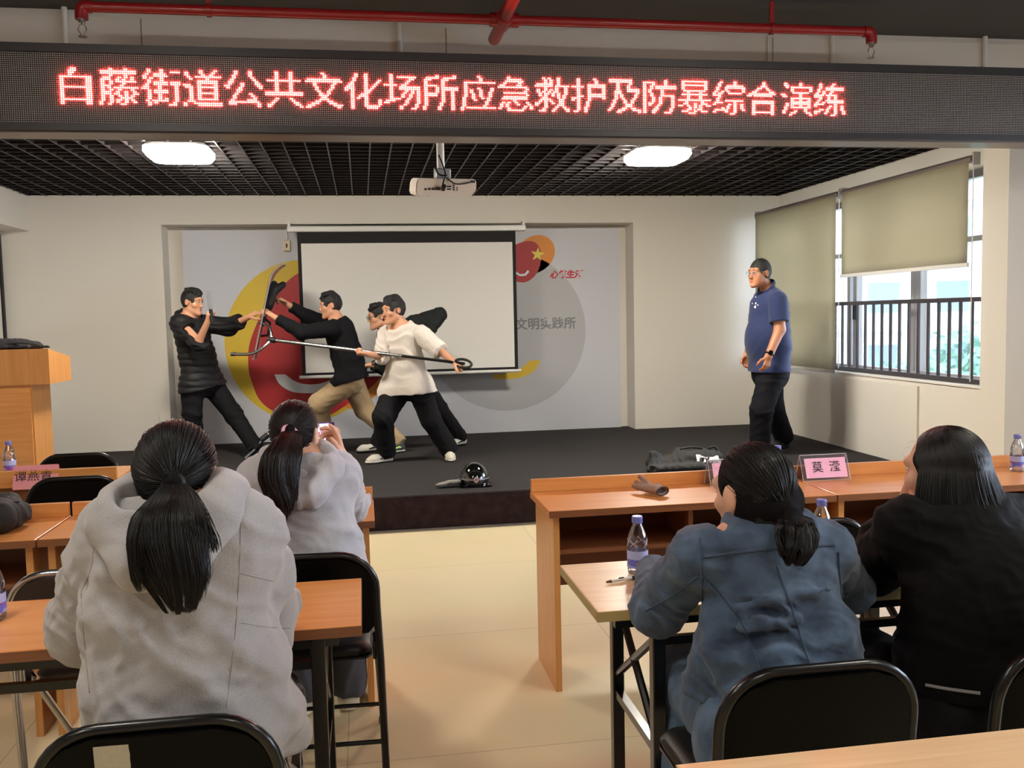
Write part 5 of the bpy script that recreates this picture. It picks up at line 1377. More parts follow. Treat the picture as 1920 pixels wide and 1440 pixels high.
MB().tube([pc - upv * 0.20 - wid * 0.07 - nrm * 0.01, pc - upv * 0.22 - wid * 0.07 - nrm * 0.06, pc - upv * 0.34 - wid * 0.02 - nrm * 0.06, pc - upv * 0.36 - wid * 0.02 - nrm * 0.0], 0.013, 8).build('handle', M_blackm, sh, smooth=True)
localize(sh)

# man in the white sweatshirt with the long catch fork
hd = at(737, 582, 8.02)
J = make_joints((-0.80, -0.6, 0), hd, (-0.86, -0.48, -0.12), N=at(752, 613, 8.04), SL=at(789, 627, 7.93), SR=at(725, 628, 8.16), EL=at(824, 657, 7.82), WL=at(851, 678, 7.72), ER=at(716, 667, 8.0), WR=at(690, 664, 7.9),
                P=at(763, 716, 8.05), HL=at(783, 722, 7.97), HR=at(744, 720, 8.14), KR=at(718, 782, 7.95), AR=fz(720, 8.08, AZ), KL=at(808, 787, 8.02), AL=fz(838, 8.08, AZ), TR=fz(688, 8.0, AZ), TL=fz(843, 7.86, AZ))
p3 = person('man in a white sweatshirt lunging with the long metal catch fork', None, (hd.x, 8.03, HS))
S = SDF(); W = add_head(S, J['HC'], J['HRT'], 0.98); add_body(S, J)
add_hand(S, J['WL'], (0.75, -0.3, -0.5), (-0.3, 0.3, -0.85), -1, (60, 75, 45)); add_hand(S, J['WR'], (-0.9, -0.15, 0.1), (0.05, 0.3, 0.95), 1, (65, 75, 45))
sdf_obj('body', S, HV, M_skin, p3); face_parts(W, J['HRT'], p3, 0.98); short_hair(W, J['HRT'], p3, M_hairm, 1.04, 0.045, 9)
S = SDF(); add_top(S, J, 0.185, 0.19, 0.72, 0.068, (0.085, 0.072, 0.058), 0.10, 0.25, 0.10, hipr=0.142, arms=False)
M_wht = pmat('white_sweat_cotton', lin(214, 204, 194), 0.9, sheen=0.2, noise=0.04, nscale=60); sdf_obj('sweatshirt', S, 0.006, M_wht, p3, folds(0.010, 0.09, (0.5, 0.2, 0.8), 51)); sleeves(J, p3, M_wht, (0.085, 0.074, 0.06), (1.14, 1.22), folds(0.009, 0.06, (0.7, 0.2, 0.7), 52))
collar(J, p3, M_wht, 0.062, 0.009, 0.014)
S = SDF(); add_trousers(S, J, 0.112, 0.09, 0.085, 0.15); sdf_obj('trousers', S, 0.007, M_blackcloth, p3, folds(0.008, 0.09, (0.5, 0.1, 0.9), 53))
for s in 'LR': add_shoe(J, s, p3, M_shoe_w, M_sole_w, M_sole_b if s == 'R' else M_shoe_bw, 0.28)
localize(p3)
fk = empty('catch_fork', at(680, 660, 7.9)); tag(fk, 'long silver catch fork with a curved head, held by the man in white', 'catch fork', 'catch forks')
q0, q1 = V3(at(864, 681, 7.68)), V3(at(508, 637, 8.30))
MB().tube([lerp(q0, q1, -0.02), lerp(q0, q1, 0.34)], 0.013, 10).build('rear_pole', M_black, fk, smooth=True, angle=40); MB().tube([lerp(q0, q1, 0.30), lerp(q0, q1, 0.985)], 0.0165, 12).build('pole', M_steel, fk, smooth=True, angle=40)
m = MB(); gd = unit(q0 - q1); gl = [q0 + 0.075 * (math.cos(a) * gd + math.sin(a) * unit((0.1, 0.35, 1.0)) * 0.5) + gd * 0.02 for a in np.linspace(0, 2 * math.pi, 17)[:-1]]
m.tube(gl, 0.012, 8, closed=True); m.build('grip_ring', M_blackm, fk, smooth=True)
m = MB(); m.tube([lerp(q0, q1, 0.975), lerp(q0, q1, 1.015)], 0.026, 12); m.build('hub', M_blackm, fk, smooth=True, angle=40)
m = MB(); m.tube([V3(at(*p)) for p in spline([(508, 637, 8.30), (508.5, 626, 8.32), (505, 614, 8.36), (497, 608, 8.42), (486, 606, 8.5)], 5, False)], 0.013, 10); m.build('upper_tine', M_steel, fk, smooth=True)
m = MB(); m.tube([V3(at(*p)) for p in spline([(507, 638, 8.30), (498, 648, 8.28), (484, 658, 8.28), (466, 664, 8.30), (438, 664, 8.36)], 5, False)], 0.014, 10); m.build('lower_tine', M_steel, fk, smooth=True)
m = MB(); e_ = V3(at(437, 664, 8.36)); m.tube([e_ - np.array([0.02, 0, 0]), e_ + np.array([0.025, 0, 0])], 0.017, 8); m.build('tip_cap', M_blackm, fk, smooth=True, angle=40)
localize(fk)

# man behind him with glasses and a second fork
hd = at(709, 594, 8.66)
J = make_joints((-0.90, -0.35, -0.05), hd, (-0.94, -0.26, -0.14), N=at(727, 617, 8.68), SL=at(776, 607, 8.56), SR=at(722, 627, 8.84), EL=at(824, 590, 8.58), WL=at(795, 640, 8.45), ER=at(718, 690, 8.74), WR=at(695, 684, 8.66),
                P=at(768, 705, 8.70), HL=at(786, 715, 8.60), HR=at(764, 713, 8.78), KL=at(824, 768, 8.72), AL=fz(862, 8.88, AZ), KR=at(728, 776, 8.70), AR=fz(702, 8.72, AZ), TL=fz(843, 8.80, AZ), TR=fz(668, 8.68, AZ))
p4 = person('man in glasses and dark jacket crouching behind the man in the white sweatshirt', None, (hd.x, 8.68, HS))
S = SDF(); W = add_head(S, J['HC'], J['HRT'], 0.98); add_body(S, J)
add_hand(S, J['WL'], (-0.5, -0.2, -0.8), (-0.7, 0.3, 0.3), -1, (60, 70, 45)); add_hand(S, J['WR'], (-0.9, -0.1, -0.2), (0.1, 0.3, 0.9), 1, (65, 75, 45))
sdf_obj('body', S, HV, M_skin, p4); face_parts(W, J['HRT'], p4, 0.98); short_hair(W, J['HRT'], p4, M_hairm, 1.0, 0.03, 13); glasses(W, J['HRT'], p4, 0.98)
S = SDF(); add_top(S, J, 0.175, 0.165, 0.74, 0.07, (0.078, 0.064, 0.048), 0.9, 0.85, 0.06, hipr=0.118)
M_grn = pmat('dark_green_black_jacket', lin(22, 25, 24), 0.8, spec=0.3); sdf_obj('jacket', S, 0.006, M_grn, p4, folds(0.008, 0.08, (0.7, 0, 0.7), 61))
collar(J, p4, M_grn, 0.064, 0.014, 0.016)
S = SDF(); add_trousers(S, J, 0.108, 0.082, 0.062, 0.14); sdf_obj('trousers', S, 0.007, M_blackcloth, p4, folds(0.008, 0.09, (0.5, 0.1, 0.9), 63))
for s in 'LR': add_shoe(J, s, p4, M_shoe_bw, M_sole_b, M_sole_b)
localize(p4)
f2 = empty('catch_fork', at(590, 745, 8.85)); tag(f2, 'catch fork held low, its dark folded end near the puffer jacket man\'s foot', 'catch fork', 'catch forks')
q0, q1 = V3(at(692, 686, 8.66)), V3(at(590, 746, 8.92)); q2 = V3(at(492, 823, 8.70)); q3 = V3(at(456, 857, 8.58))
MB().tube([lerp(q0, q1, -0.15), q1], 0.015, 10).build('rear_pole', M_steel, f2, smooth=True, angle=40)
MB().tube([q1, q2], 0.015, 10).build('pole', M_steel, f2, smooth=True, angle=40); MB().tube([lerp(q2, q1, 0.1), lerp(q2, q3, 0.08)], 0.028, 10).build('hub', M_blackm, f2, smooth=True, angle=40)
dv = unit(np.cross(q3 - q2, (0, 1, 0))); 
for sg, mt in ((-1, M_black), (1, M_steel)): MB().tube([q2, lerp(q2, q3, 0.5) + dv * 0.022 * sg, q3 + dv * 0.018 * sg], 0.013, 8).build('tine', mt, f2, smooth=True, angle=40)
localize(f2)

# man in the blue polo shirt, watching
hd = at(1424, 513, 7.52)
J = make_joints((-0.93, -0.36, 0), hd, (-0.94, -0.33, -0.03), N=at(1442, 545, 7.55), SL=at(1458, 563, 7.38), SR=at(1430, 560, 7.76), EL=at(1462, 618, 7.33), WL=at(1441, 668, 7.27), ER=at(1416, 620, 7.80), WR=at(1401, 665, 7.70),
                P=at(1442, 690, 7.55), HL=at(1448, 700, 7.46), HR=at(1441, 698, 7.65), KL=at(1428, 768, 7.42), AL=fz(1424, 7.46, AZ), KR=at(1449, 765, 7.68), AR=fz(1470, 7.80, AZ + 0.015), TL=fz(1392, 7.38, AZ), TR=fz(1440, 7.70, AZ))
p5 = person('stout man in a blue polo shirt and dark trousers standing by the window blinds', None, (hd.x, 7.55, HS))
S = SDF(); W = add_head(S, J['HC'], J['HRT'], 1.02); add_body(S, J)
add_hand(S, J['WL'], (-0.25, -0.05, -1), (-0.3, 0.9, 0), -1, (25, 30, 20)); add_hand(S, J['WR'], (-0.2, -0.1, -1), (0.1, -0.9, 0.1), 1, (35, 35, 25))
S.ell(W(0.03, 0.045, -0.05), (0.03, 0.03, 0.035), None, 0.03).ell(W(-0.03, 0.045, -0.05), (0.03, 0.03, 0.035), None, 0.03)
S.chain([J['SL'], J['EL'], J['WL']], [0.056, 0.047, 0.032], 0.02); S.chain([J['SR'], J['ER'], J['WR']], [0.056, 0.047, 0.032], 0.02)
sdf_obj('body', S, HV, M_skin2, p5); face_parts(W, J['HRT'], p5, 1.02); short_hair(W, J['HRT'], p5, M_hairm, 1.02, 0, 17, 0.005, 0.45, 0.058); glasses(W, J['HRT'], p5, 1.02, M_frame)
S = SDF(); fw = J['f']
add_top(S, J, 0.19, 0.20, 0.80, 0.075, (0.092, 0.085, 0.08), 0.0, 0.0, 0.04, 0.03, 0.035, hipr=0.14, arms=False)
bl0 = lerp(J['N'], J['P'], 0.62) + fw * 0.055; S.ell(bl0, (0.185, 0.15, 0.20), frame(fw), 0.06)
S.cut(J['P'] - np.array([0, 0, 0.03]), (0, 0, -1), 0.4)
M_polo = pmat('navy_blue_polo', lin(24, 39, 82), 0.85, sheen=0.15, noise=0.04, nscale=200)
sdf_obj('polo_shirt', S, 0.006, M_polo, p5, folds(0.006, 0.11, (0.3, 0.2, 1), 71)); sleeves(J, p5, M_polo, (0.085, 0.085, 0.08), (0.76, 0.76)); collar(J, p5, M_polo, 0.074, 0.016, 0.046, 0.008)
ps_ = [o for o in p5.children if o.name.startswith('polo_shirt')]
def disc(px, py, r, th=0.008):
    q = on_surface(ps_, [(px, py)], -0.004)[0]; d = (Vector((0, 0, CAM_H)) - q).normalized(); u_ = d.cross(Vector((0, 0, 1))).normalized(); v_ = u_.cross(d)
    return [q + (u_ * math.cos(k * 0.524) + v_ * math.sin(k * 0.524)) * r for k in range(12)], d * th
m = MB()
for px_, py_, r_ in ((1417.5, 569, 0.009), (1416.5, 575.5, 0.013), (1421, 572, 0.006)): pts_, dv_ = disc(px_, py_, r_); m.prism(pts_, dv_)
m.build('chest_emblem', M_white, p5)
for px_, py_ in ((1417, 557), (1411, 569)):
    pts_, dv_ = disc(px_, py_, 0.006); MB().prism(pts_, dv_).build('button', M_white, p5)
S = SDF(); add_trousers(S, J, 0.125, 0.098, 0.088, 0.175, 0.9); sdf_obj('trousers', S, 0.007, pmat('dark_navy_trousers', lin(18, 18, 25), 0.85, spec=0.2), p5, folds(0.007, 0.1, (0.3, 0.1, 1), 73))
for s in 'LR': add_shoe(J, s, p5, M_shoe_b, M_sole_b)
wt = empty('wristwatch'); wt.parent = p5
wd = unit(J['WL'] - J['EL']); wc = J['WL'] - wd * 0.02; wu = unit(np.cross(wd, (0, 1, 0))); wv = np.cross(wd, wu)
MB().tube([wc + 0.037 * (math.cos(a) * wu + math.sin(a) * wv) for a in np.linspace(0, 2 * math.pi, 25)[:-1]], 0.009, 8, closed=True).build('strap', M_blackm, wt, smooth=True)
fn = unit(np.array([-0.3, -0.95, 0.0])); fn = unit(fn - wd * (fn @ wd)); R3 = np.array([np.cross(wd, fn), wd, fn]).T
MB().box(-0.018, 0.018, -0.021, 0.021, -0.005, 0.008, Matrix.Translation(Vector(wc + fn * 0.039)) @ Matrix(R3.tolist()).to_4x4(), bev=0.004).build('watch_case', M_gloss, wt)
localize(p5)

# ------------------------------------------------------------------ the four seated women
def hoodie_mat(name, c1, c2):
    return pmat(name, c1, 0.92, col2=c2, nscale=420, sheen=0.25, bump=0.12, bscale=260, detail=6)
def plaid(name, base, dark, light, s=42.0):
    m = bpy.data.materials.new(name); m.use_nodes = True; nt = m.node_tree; b = nt.nodes['Principled BSDF']; b.inputs['Roughness'].default_value = 0.9
    tc = nt.nodes.new('ShaderNodeTexCoord'); mp = nt.nodes.new('ShaderNodeMapping'); mp.inputs['Rotation'].default_value = (0.3, 0.2, 0.4); nt.links.new(tc.outputs['Object'], mp.inputs[0])
    def band(ax_, col_in, col, w):
        sp = nt.nodes.new('ShaderNodeSeparateXYZ'); nt.links.new(mp.outputs[0], sp.inputs[0])
        a = nt.nodes.new('ShaderNodeMath'); a.operation = 'MULTIPLY'; a.inputs[1].default_value = s; nt.links.new(sp.outputs[ax_], a.inputs[0])
        f = nt.nodes.new('ShaderNodeMath'); f.operation = 'FRACT'; nt.links.new(a.outputs[0], f.inputs[0])
        l = nt.nodes.new('ShaderNodeMath'); l.operation = 'LESS_THAN'; l.inputs[1].default_value = w; nt.links.new(f.outputs[0], l.inputs[0])
        h = nt.nodes.new('ShaderNodeMath'); h.operation = 'MULTIPLY'; h.inputs[1].default_value = 0.75; nt.links.new(l.outputs[0], h.inputs[0])
        mx = nt.nodes.new('ShaderNodeMix'); mx.data_type = 'RGBA'; nt.links.new(h.outputs[0], mx.inputs[0]); mx.inputs[7].default_value = col
        if col_in is None: mx.inputs[6].default_value = base
        else: nt.links.new(col_in, mx.inputs[6])
        return mx.outputs[2]
    c = band('X', None, dark, 0.45); c = band('Z', c, dark, 0.45); c = band('Y', c, light, 0.14); c = band('X', c, light, 0.1)
    nt.links.new(c, b.inputs['Base Color']); MATS[name] = m; return m
M_plaid = plaid('black_white_plaid', lin(120, 112, 108), lin(26, 24, 26), lin(214, 206, 198), 22.0)
M_plaid2 = plaid('grey_plaid', lin(96, 92, 100), lin(44, 42, 50), lin(130, 126, 134), 30.0)
M_hood1 = hoodie_mat('grey_marl_fleece', lin(152, 149, 150), lin(170, 167, 168)); M_hood2 = hoodie_mat('pale_grey_fleece', lin(166, 164, 170), lin(186, 184, 190))
def seam(name, objs, px_pts, r, mat, parent, n=6, off=0.001):
    P = on_surface(objs, [tuple(p) for p in spline(px_pts, n, False)], off)
    if len(P) > 2: return MB().tube(P, r, 5).build(name, mat, parent, smooth=True)
def loose(W, R, rng, n, root, mat):
    """stray hairs lifting off the head"""
    ps = []
    for _ in range(n):
        d = unit(rng.normal(size=3) * (1, 1, 0.8) + (0, 0, 0.5)); a = W(d[0] * 0.08, d[1] * 0.1 - 0.012, d[2] * 0.09 + 0.035); t = unit(rng.normal(size=3) - (0, 0, 0.8))
        ps.append([a, a + (d @ R) * 0.005 + t * 0.008, a + (d @ R) * 0.007 + t * 0.018, a + (d @ R) * 0.006 + t * 0.028])
    return strands('stray_hair', ps, np.tile(np.linspace(0.0003, 0.00012, 4), (n, 1)), mat, root)

# --- woman in the near grey hoodie
rng = np.random.default_rng(11)
hd = at(335, 899, 1.98)
J = make_joints((0.06, 1, 0), hd, (0.10, 1, -0.10), N=at(335, 962, 1.93), SL=at(226, 1012, 1.94), SR=at(446, 998, 1.94), EL=at(168, 1168, 2.14), ER=at(488, 1152, 2.14), WL=(-0.50, 2.42, 0.80), WR=(-0.36, 2.42, 0.80),
                P=(-0.385, 1.90, 0.56), HL=(-0.47, 1.93, 0.52), HR=(-0.30, 1.93, 0.52), KL=(-0.50, 2.36, 0.53), KR=(-0.27, 2.36, 0.53), AL=(-0.50, 2.36, 0.09), AR=(-0.28, 2.36, 0.09), TL=(-0.50, 2.56, 0.06), TR=(-0.28, 2.56, 0.06))
J['ground'] = 0.0
g1 = person('woman with a thick black ponytail in a grey hoodie, nearest on the left', None, (hd.x, 1.95, 0.0))
S = SDF(); W = add_head(S, J['HC'], J['HRT'], 0.97); add_body(S, J, 0.075)
add_hand(S, J['WL'], (0.7, 0.6, 0.05), (0, 0.1, -1), -1, (12, 15, 10), 0.92); add_hand(S, J['WR'], (-0.7, 0.6, 0.05), (0, 0.1, -1), 1, (12, 15, 10), 0.92)
sdf_obj('body', S, 0.0048, M_skin3, g1); face_parts(W, J['HRT'], g1, 0.97)
def tied_hair_shell(W, R, root, mat, tie, s=0.97, h=0.0045, grow=1.0):
    S = SDF(); S.ell(W(0, -0.018, 0.026), (0.079 * s * grow, 0.098 * s * grow, 0.097 * s * grow), R, 0.02).cap(W(0.025, -0.075, -0.02), tie, 0.03, 0.013, 0.02).cap(W(-0.025, -0.075, -0.02), tie, 0.03, 0.013, 0.02)
    S.cut(W(0, 0.045, 0.02), unit(0.86 * R[1] - 0.5 * R[2]), 0.3)
    for sg in (-1, 1): S.ell(W(sg * 0.088, -0.006, -0.004), (0.030, 0.026, 0.036), R, 0.006, True)
    w1 = swarp(3, 0.05)
    return sdf_obj('hair', S, h, mat, root, lambda P: 0.002 * w1(P))
tie = V3(at(325, 906, 1.862))
shell = tied_hair_shell(W, J['HRT'], g1, M_hairb, tie)
sp_ = scalp_paths(W, J['HRT'], (0, -0.018, 0.026), (0.080, 0.099, 0.098), tie, 3600, rng)
strands('scalp_locks', sp_, rng.uniform(0.0006, 0.0013, (len(sp_), 1)) * np.linspace(0.8, 1, sp_.shape[1])[None, :], M_hair, shell)
guide = [tie, V3(at(326, 924, 1.81)), V3(at(321, 965, 1.745)), V3(at(325, 1015, 1.715)), V3(at(337, 1080, 1.70)), V3(at(350, 1150, 1.72))]
tp_, tr_ = tail_paths(guide, [0.012, 0.034, 0.062, 0.072, 0.066, 0.030], [0.012, 0.022, 0.032, 0.034, 0.028, 0.012], (1, 0, 0), (0, -1, 0.1), 4800, rng, 18, 0.38)
strands('ponytail', tp_, tr_ * 0.62, M_hair, shell)
S = SDF(); S.chain([g + np.array([0, 0.016, 0]) for g in guide[2:5]], [0.02, 0.042, 0.034], 0.02, ((0, 1, 0), 0.3)); sdf_obj('ponytail_core', S, 0.006, M_hairb, shell)
MB().tube([tie + 0.018 * (math.cos(a) * np.array([1, 0, 0]) + math.sin(a) * np.array([0, 0.4, 0.9])) for a in np.linspace(0, 6.283, 17)[:-1]], 0.006, 8, closed=True).build('hair_tie', M_blackm, g1, smooth=True)
loose(W, J['HRT'], rng, 60, shell, M_hair)
wp = []
for x0, y0, x1, y1 in ((262, 880, 256, 935), (266, 900, 258, 950), (270, 912, 262, 940), (404, 905, 410, 945), (402, 915, 408, 960)):
    for k in range(5): wp.append([at(x0 + 4, y0 - 12, 1.95), at(x0 + k * 0.8, y0 + 8, 1.94), at((x0 + x1) / 2 - 4 + k * 1.5, (y0 + y1) / 2, 1.93), at(x1 + k * 2, y1 + 6, 1.92)])
strands('side_wisp', [[tuple(p) for p in q] for q in wp], np.tile(np.linspace(0.0009, 0.0004, 4), (len(wp), 1)), M_hair, shell)
S = SDF()
add_top(S, J, 0.185, 0.18, 0.72, 0.075, (0.088, 0.082, 0.062), 0.98, 0.98, 0.0, 0.05, 0.02, lowpt=(-0.37, 1.86, 0.60))
S.ell((-0.365, 1.87, 0.76), (0.185, 0.135, 0.19), None, 0.06).cap((-0.22, 1.92, 0.70), (-0.19, 1.95, 0.63), 0.055, 0.06, 0.04).cap((-0.48, 1.86, 0.92), (-0.475, 1.84, 0.70), 0.07, 0.065, 0.06)
S.cap(lerp(J['SL'], J['EL'], 0.45), J['EL'] + np.array([0.01, -0.02, -0.01]), 0.088, 0.085, 0.03).cap(lerp(J['SR'], J['ER'], 0.45), J['ER'] + np.array([0, -0.02, -0.005]), 0.085, 0.078, 0.03)
for (a, b, ra) in (((200, 1080, 1.83), (165, 1190, 1.86), 0.014), ((170, 1090, 1.95), (150, 1190, 2.03), 0.014), ((500, 1290, 1.83), (545, 1335, 1.86), 0.02), ((500, 1240, 1.84), (470, 1330, 1.82), 0.012)):
    S.cap(V3(at(*a)), V3(at(*b)), ra, ra * 0.6, 0.05)
S.cut((-0.37, 1.86, 0.595), (0, 0.05, -1), 0.5)
top = sdf_obj('hoodie', S, 0.0058, M_hood1, g1, addf(folds(0.020, 0.15, (0.72, 0.1, 0.62), 81), folds(0.008, 0.07, (0.6, 0.1, 0.75), 84), folds(0.004, 0.04, (-0.4, 0.1, 0.9), 85)))
# hood lying open on the back
S = SDF()
nb = J['N']
ring = [nb + np.array([0.100 * math.cos(a), 0.075 * math.sin(a) - 0.012, 0.030 + 0.022 * math.sin(a)]) for a in np.linspace(0, 2 * math.pi, 17)]
S.chain(ring, [0.032 + 0.008 * math.cos(2 * a) for a in np.linspace(0, 2 * math.pi, 17)], 0.03)
S.cap(V3(at(205, 985, 1.86)), V3(at(262, 1058, 1.785)), 0.045, 0.04, 0.05).cap(V3(at(262, 1058, 1.785)), V3(at(330, 1070, 1.775)), 0.042, 0.035, 0.05).cap(V3(at(225, 975, 1.87)), V3(at(255, 955, 1.90)), 0.035, 0.022, 0.04).cap(V3(at(420, 985, 1.85)), V3(at(345, 1060, 1.785)), 0.03, 0.035, 0.05)
S.ell(nb + np.array([-0.035, -0.05, 0.03]), (0.075, 0.05, 0.05), None, 0.03, True)
hood = sdf_obj('hood', S, 0.0055, M_hood1, g1, folds(0.006, 0.06, (0.7, 0.2, 0.6), 86))
M_seamg = pmat('grey_seam_thread', lin(146, 136, 128), 0.95)
for pts in ([(452, 972), (448, 1080), (440, 1200), (424, 1328)], [(178, 985), (172, 1060), (152, 1110)], [(152, 1112), (158, 1200), (168, 1300)], [(450, 1075), (490, 1085), (512, 1090)], [(452, 1168), (500, 1176), (545, 1178)]):
    seam('seam', [top], pts, 0.0009, M_seamg, top, off=0.0)
S = SDF(); add_trousers(S, J, 0.10, 0.085, 0.075, 0.15, 0.9); S.cap((-0.22, 1.95, 0.56), (-0.17, 1.99, 0.30), 0.055, 0.07, 0.04, ((1, 0, 0), 0.5)).cap((-0.30, 1.84, 0.56), (-0.22, 1.90, 0.46), 0.09, 0.08, 0.05)
sdf_obj('trousers', S, 0.007, M_plaid, g1, folds(0.010, 0.07, (1, 0.4, 0.1), 88))
for s in 'LR': add_shoe(J, s, g1, M_shoe_w, M_sole_w, M_sole_b)
localize(g1)

# --- woman filming with her phone
rng = np.random.default_rng(12)
hd = at(556, 817, 3.20)
J = make_joints((0.22, 0.97, 0), hd, (0.32, 0.94, -0.05), N=at(560, 872, 3.16), SL=at(488, 898, 3.15), SR=at(634, 893, 3.16), EL=at(486, 960, 3.44), ER=at(656, 944, 3.45), WL=at(586, 842, 3.60), WR=at(641, 856, 3.52),
                P=(-0.21, 3.10, 0.56), HL=(-0.29, 3.13, 0.52), HR=(-0.12, 3.13, 0.52), KL=(-0.30, 3.55, 0.47), KR=(-0.09, 3.55, 0.47), AL=(-0.28, 3.50, 0.09), AR=(-0.10, 3.52, 0.09), TL=(-0.28, 3.70, 0.06), TR=(-0.08, 3.72, 0.06))
J['ground'] = 0.0
g2 = person('woman with a pink hair tie in a pale grey hoodie filming with her phone', None, (hd.x, 3.15, 0.0))
S = SDF(); W = add_head(S, J['HC'], J['HRT'], 0.97); add_body(S, J, 0.075)
wr = J['WR']; ph_c = V3(at(611, 809, 3.575))
add_hand(S, wr, (-0.18, -0.05, 1.0), (-0.9, -0.1, -0.35), 1, (30, 30, 25), 0.98, 0.5, -0.2, [(8, 12, 15), (25, 30, 25), (40, 45, 35), (55, 55, 40)])
add_hand(S, J['WL'], (0.35, 0.15, 0.55), (0.7, -0.2, -0.3), -1, (35, 40, 30), 0.95)
sdf_obj('body', S, 0.005, M_skin3, g2); face_parts(W, J['HRT'], g2, 0.97)
tie = V3(at(543, 807, 3.085))
shell = tied_hair_shell(W, J['HRT'], g2, M_hairb, tie, 0.97, 0.0055)
sp_ = scalp_paths(W, J['HRT'], (0, -0.018, 0.026), (0.080, 0.099, 0.098), tie, 2400, rng)
strands('scalp_locks', sp_, rng.uniform(0.0007, 0.0014, (len(sp_), 1)) * np.linspace(0.8, 1, sp_.shape[1])[None, :], M_hair2, shell)
guide = [tie, V3(at(541, 818, 3.04)), V3(at(530, 850, 2.97)), V3(at(524, 895, 2.94)), V3(at(531, 940, 2.94)), V3(at(533, 996, 2.96))]
tp_, tr_ = tail_paths(guide, [0.014, 0.036, 0.055, 0.056, 0.042, 0.014], [0.013, 0.026, 0.03, 0.03, 0.024, 0.01], (1, 0.2, 0), (0, -1, 0.1), 2800, rng, 16, 0.35)
strands('ponytail', tp_, tr_ * 0.75, M_hair2, shell)
S = SDF(); S.chain([g + np.array([0, 0.016, 0]) for g in guide[2:5]], [0.02, 0.034, 0.02], 0.02, ((0, 1, 0), 0.3)); sdf_obj('ponytail_core', S, 0.006, M_hairb, shell)
MB().tube([tie + np.array([0, -0.004, -0.004]) + 0.020 * (math.cos(a) * np.array([1, 0.2, -0.25]) + math.sin(a) * np.array([0, 0.5, 0.85])) for a in np.linspace(0, 6.283, 21)[:-1]], 0.0075, 8, closed=True).build('hair_tie', pmat('pink_hair_tie', lin(216, 158, 184), 0.7), g2, smooth=True)
S = SDF()
add_top(S, J, 0.175, 0.18, 0.72, 0.066, (0.078, 0.068, 0.05), 0.25, 0.12, 0.0, 0.045, 0.02, lowpt=(-0.21, 3.08, 0.60))
S.cap((-0.13, 3.08, 0.80), (-0.09, 3.10, 0.66), 0.07, 0.075, 0.06)
top = sdf_obj('hoodie', S, 0.0062, M_hood2, g2, addf(folds(0.011, 0.09, (0.2, 0.1, 0.95), 91), folds(0.004, 0.05, (0.7, 0, 0.7), 93)))
S = SDF(); nb = J['N']
ring = [nb + np.array([0.095 * math.cos(a), 0.07 * math.sin(a) - 0.012, 0.026 + 0.02 * math.sin(a)]) for a in np.linspace(0, 2 * math.pi, 17)]
S.chain(ring, [0.030 + 0.006 * math.cos(2 * a) for a in np.linspace(0, 2 * math.pi, 17)], 0.03)
S.cap(V3(at(625, 880, 3.08)), V3(at(585, 925, 3.015)), 0.04, 0.04, 0.05).cap(V3(at(585, 925, 3.015)), V3(at(540, 930, 3.01)), 0.04, 0.035, 0.05).cap(V3(at(500, 890, 3.07)), V3(at(540, 930, 3.01)), 0.03, 0.035, 0.05)
S.ell(nb + np.array([0.03, -0.05, 0.03]), (0.07, 0.045, 0.045), None, 0.03, True)
sdf_obj('hood', S, 0.006, M_hood2, g2, folds(0.006, 0.06, (0.7, 0.2, 0.6), 96))
for s, fr in (('R', 0.86), ('L', 0.8)):
    S = SDF(); e, w_ = J['E' + s], J['W' + s]; p = lerp(e, w_, fr); S.chain([lerp(J['S' + s], e, 0.7), e, p], [0.05, 0.056, 0.042], 0.03); S.cut(p, unit(w_ - e), 0.12)
    sl = sdf_obj('shirt_sleeve', S, 0.006, M_plaid2, g2, folds(0.006, 0.05, unit(w_ - e), 97))
    S = SDF(); S.cap(lerp(e, w_, fr - 0.02), lerp(e, w_, fr + 0.10), 0.040, 0.038); S.cut(lerp(e, w_, fr + 0.10), unit(w_ - e), 0.1); sdf_obj('cuff', S, 0.005, pmat('dark_grey_cuff', lin(84, 78, 76), 0.9), sl)
S = SDF(); add_trousers(S, J, 0.095, 0.08, 0.07, 0.15, 0.9); sdf_obj('trousers', S, 0.007, pmat('grey_trousers', lin(70, 70, 78), 0.9), g2, folds(0.008, 0.08, (1, 0.4, 0.1), 98))
for s in 'LR': add_shoe(J, s, g2, M_shoe_w, M_sole_w)
localize(g2)
ph = empty('phone', ph_c); tag(ph, 'phone with a lit violet screen held up by the woman with the pink hair tie', 'phone')
R3 = np.array([unit((1, -0.05, 0.03)), unit((-0.03, -0.12, 1)), unit(np.cross((1, -0.05, 0.03), (-0.03, -0.12, 1)))]).T
Mp = Matrix.Translation(Vector(ph_c)) @ Matrix(R3.tolist()).to_4x4()
MB().box(-0.078, 0.036, -0.037, 0.037, -0.005, 0.004, Mp, bev=0.004).build('case', pmat('purple_phone_case', lin(104, 84, 150), 0.4), ph)
MB().box(-0.07, 0.014, -0.033, 0.033, 0.0042, 0.0048, Mp).build('screen', emat('phone_screen', (0.72, 0.68, 1.0, 1), 1.9), ph)
m = MB()
for a, b, c_, d in ((-0.02, -0.004, -0.018, 0.012), (-0.004, 0.006, -0.026, -0.004), (-0.03, -0.022, -0.022, 0.002)): m.box(a, b, c_, d, 0.0049, 0.0052, Mp)
m.build('picture', emat('phone_picture', (0.8, 0.36, 0.42, 1), 0.8), ph)
MB().box(0.016, 0.034, -0.034, 0.034, 0.0042, 0.0047, Mp).build('screen_edge', M_blackm, ph)
localize(ph)

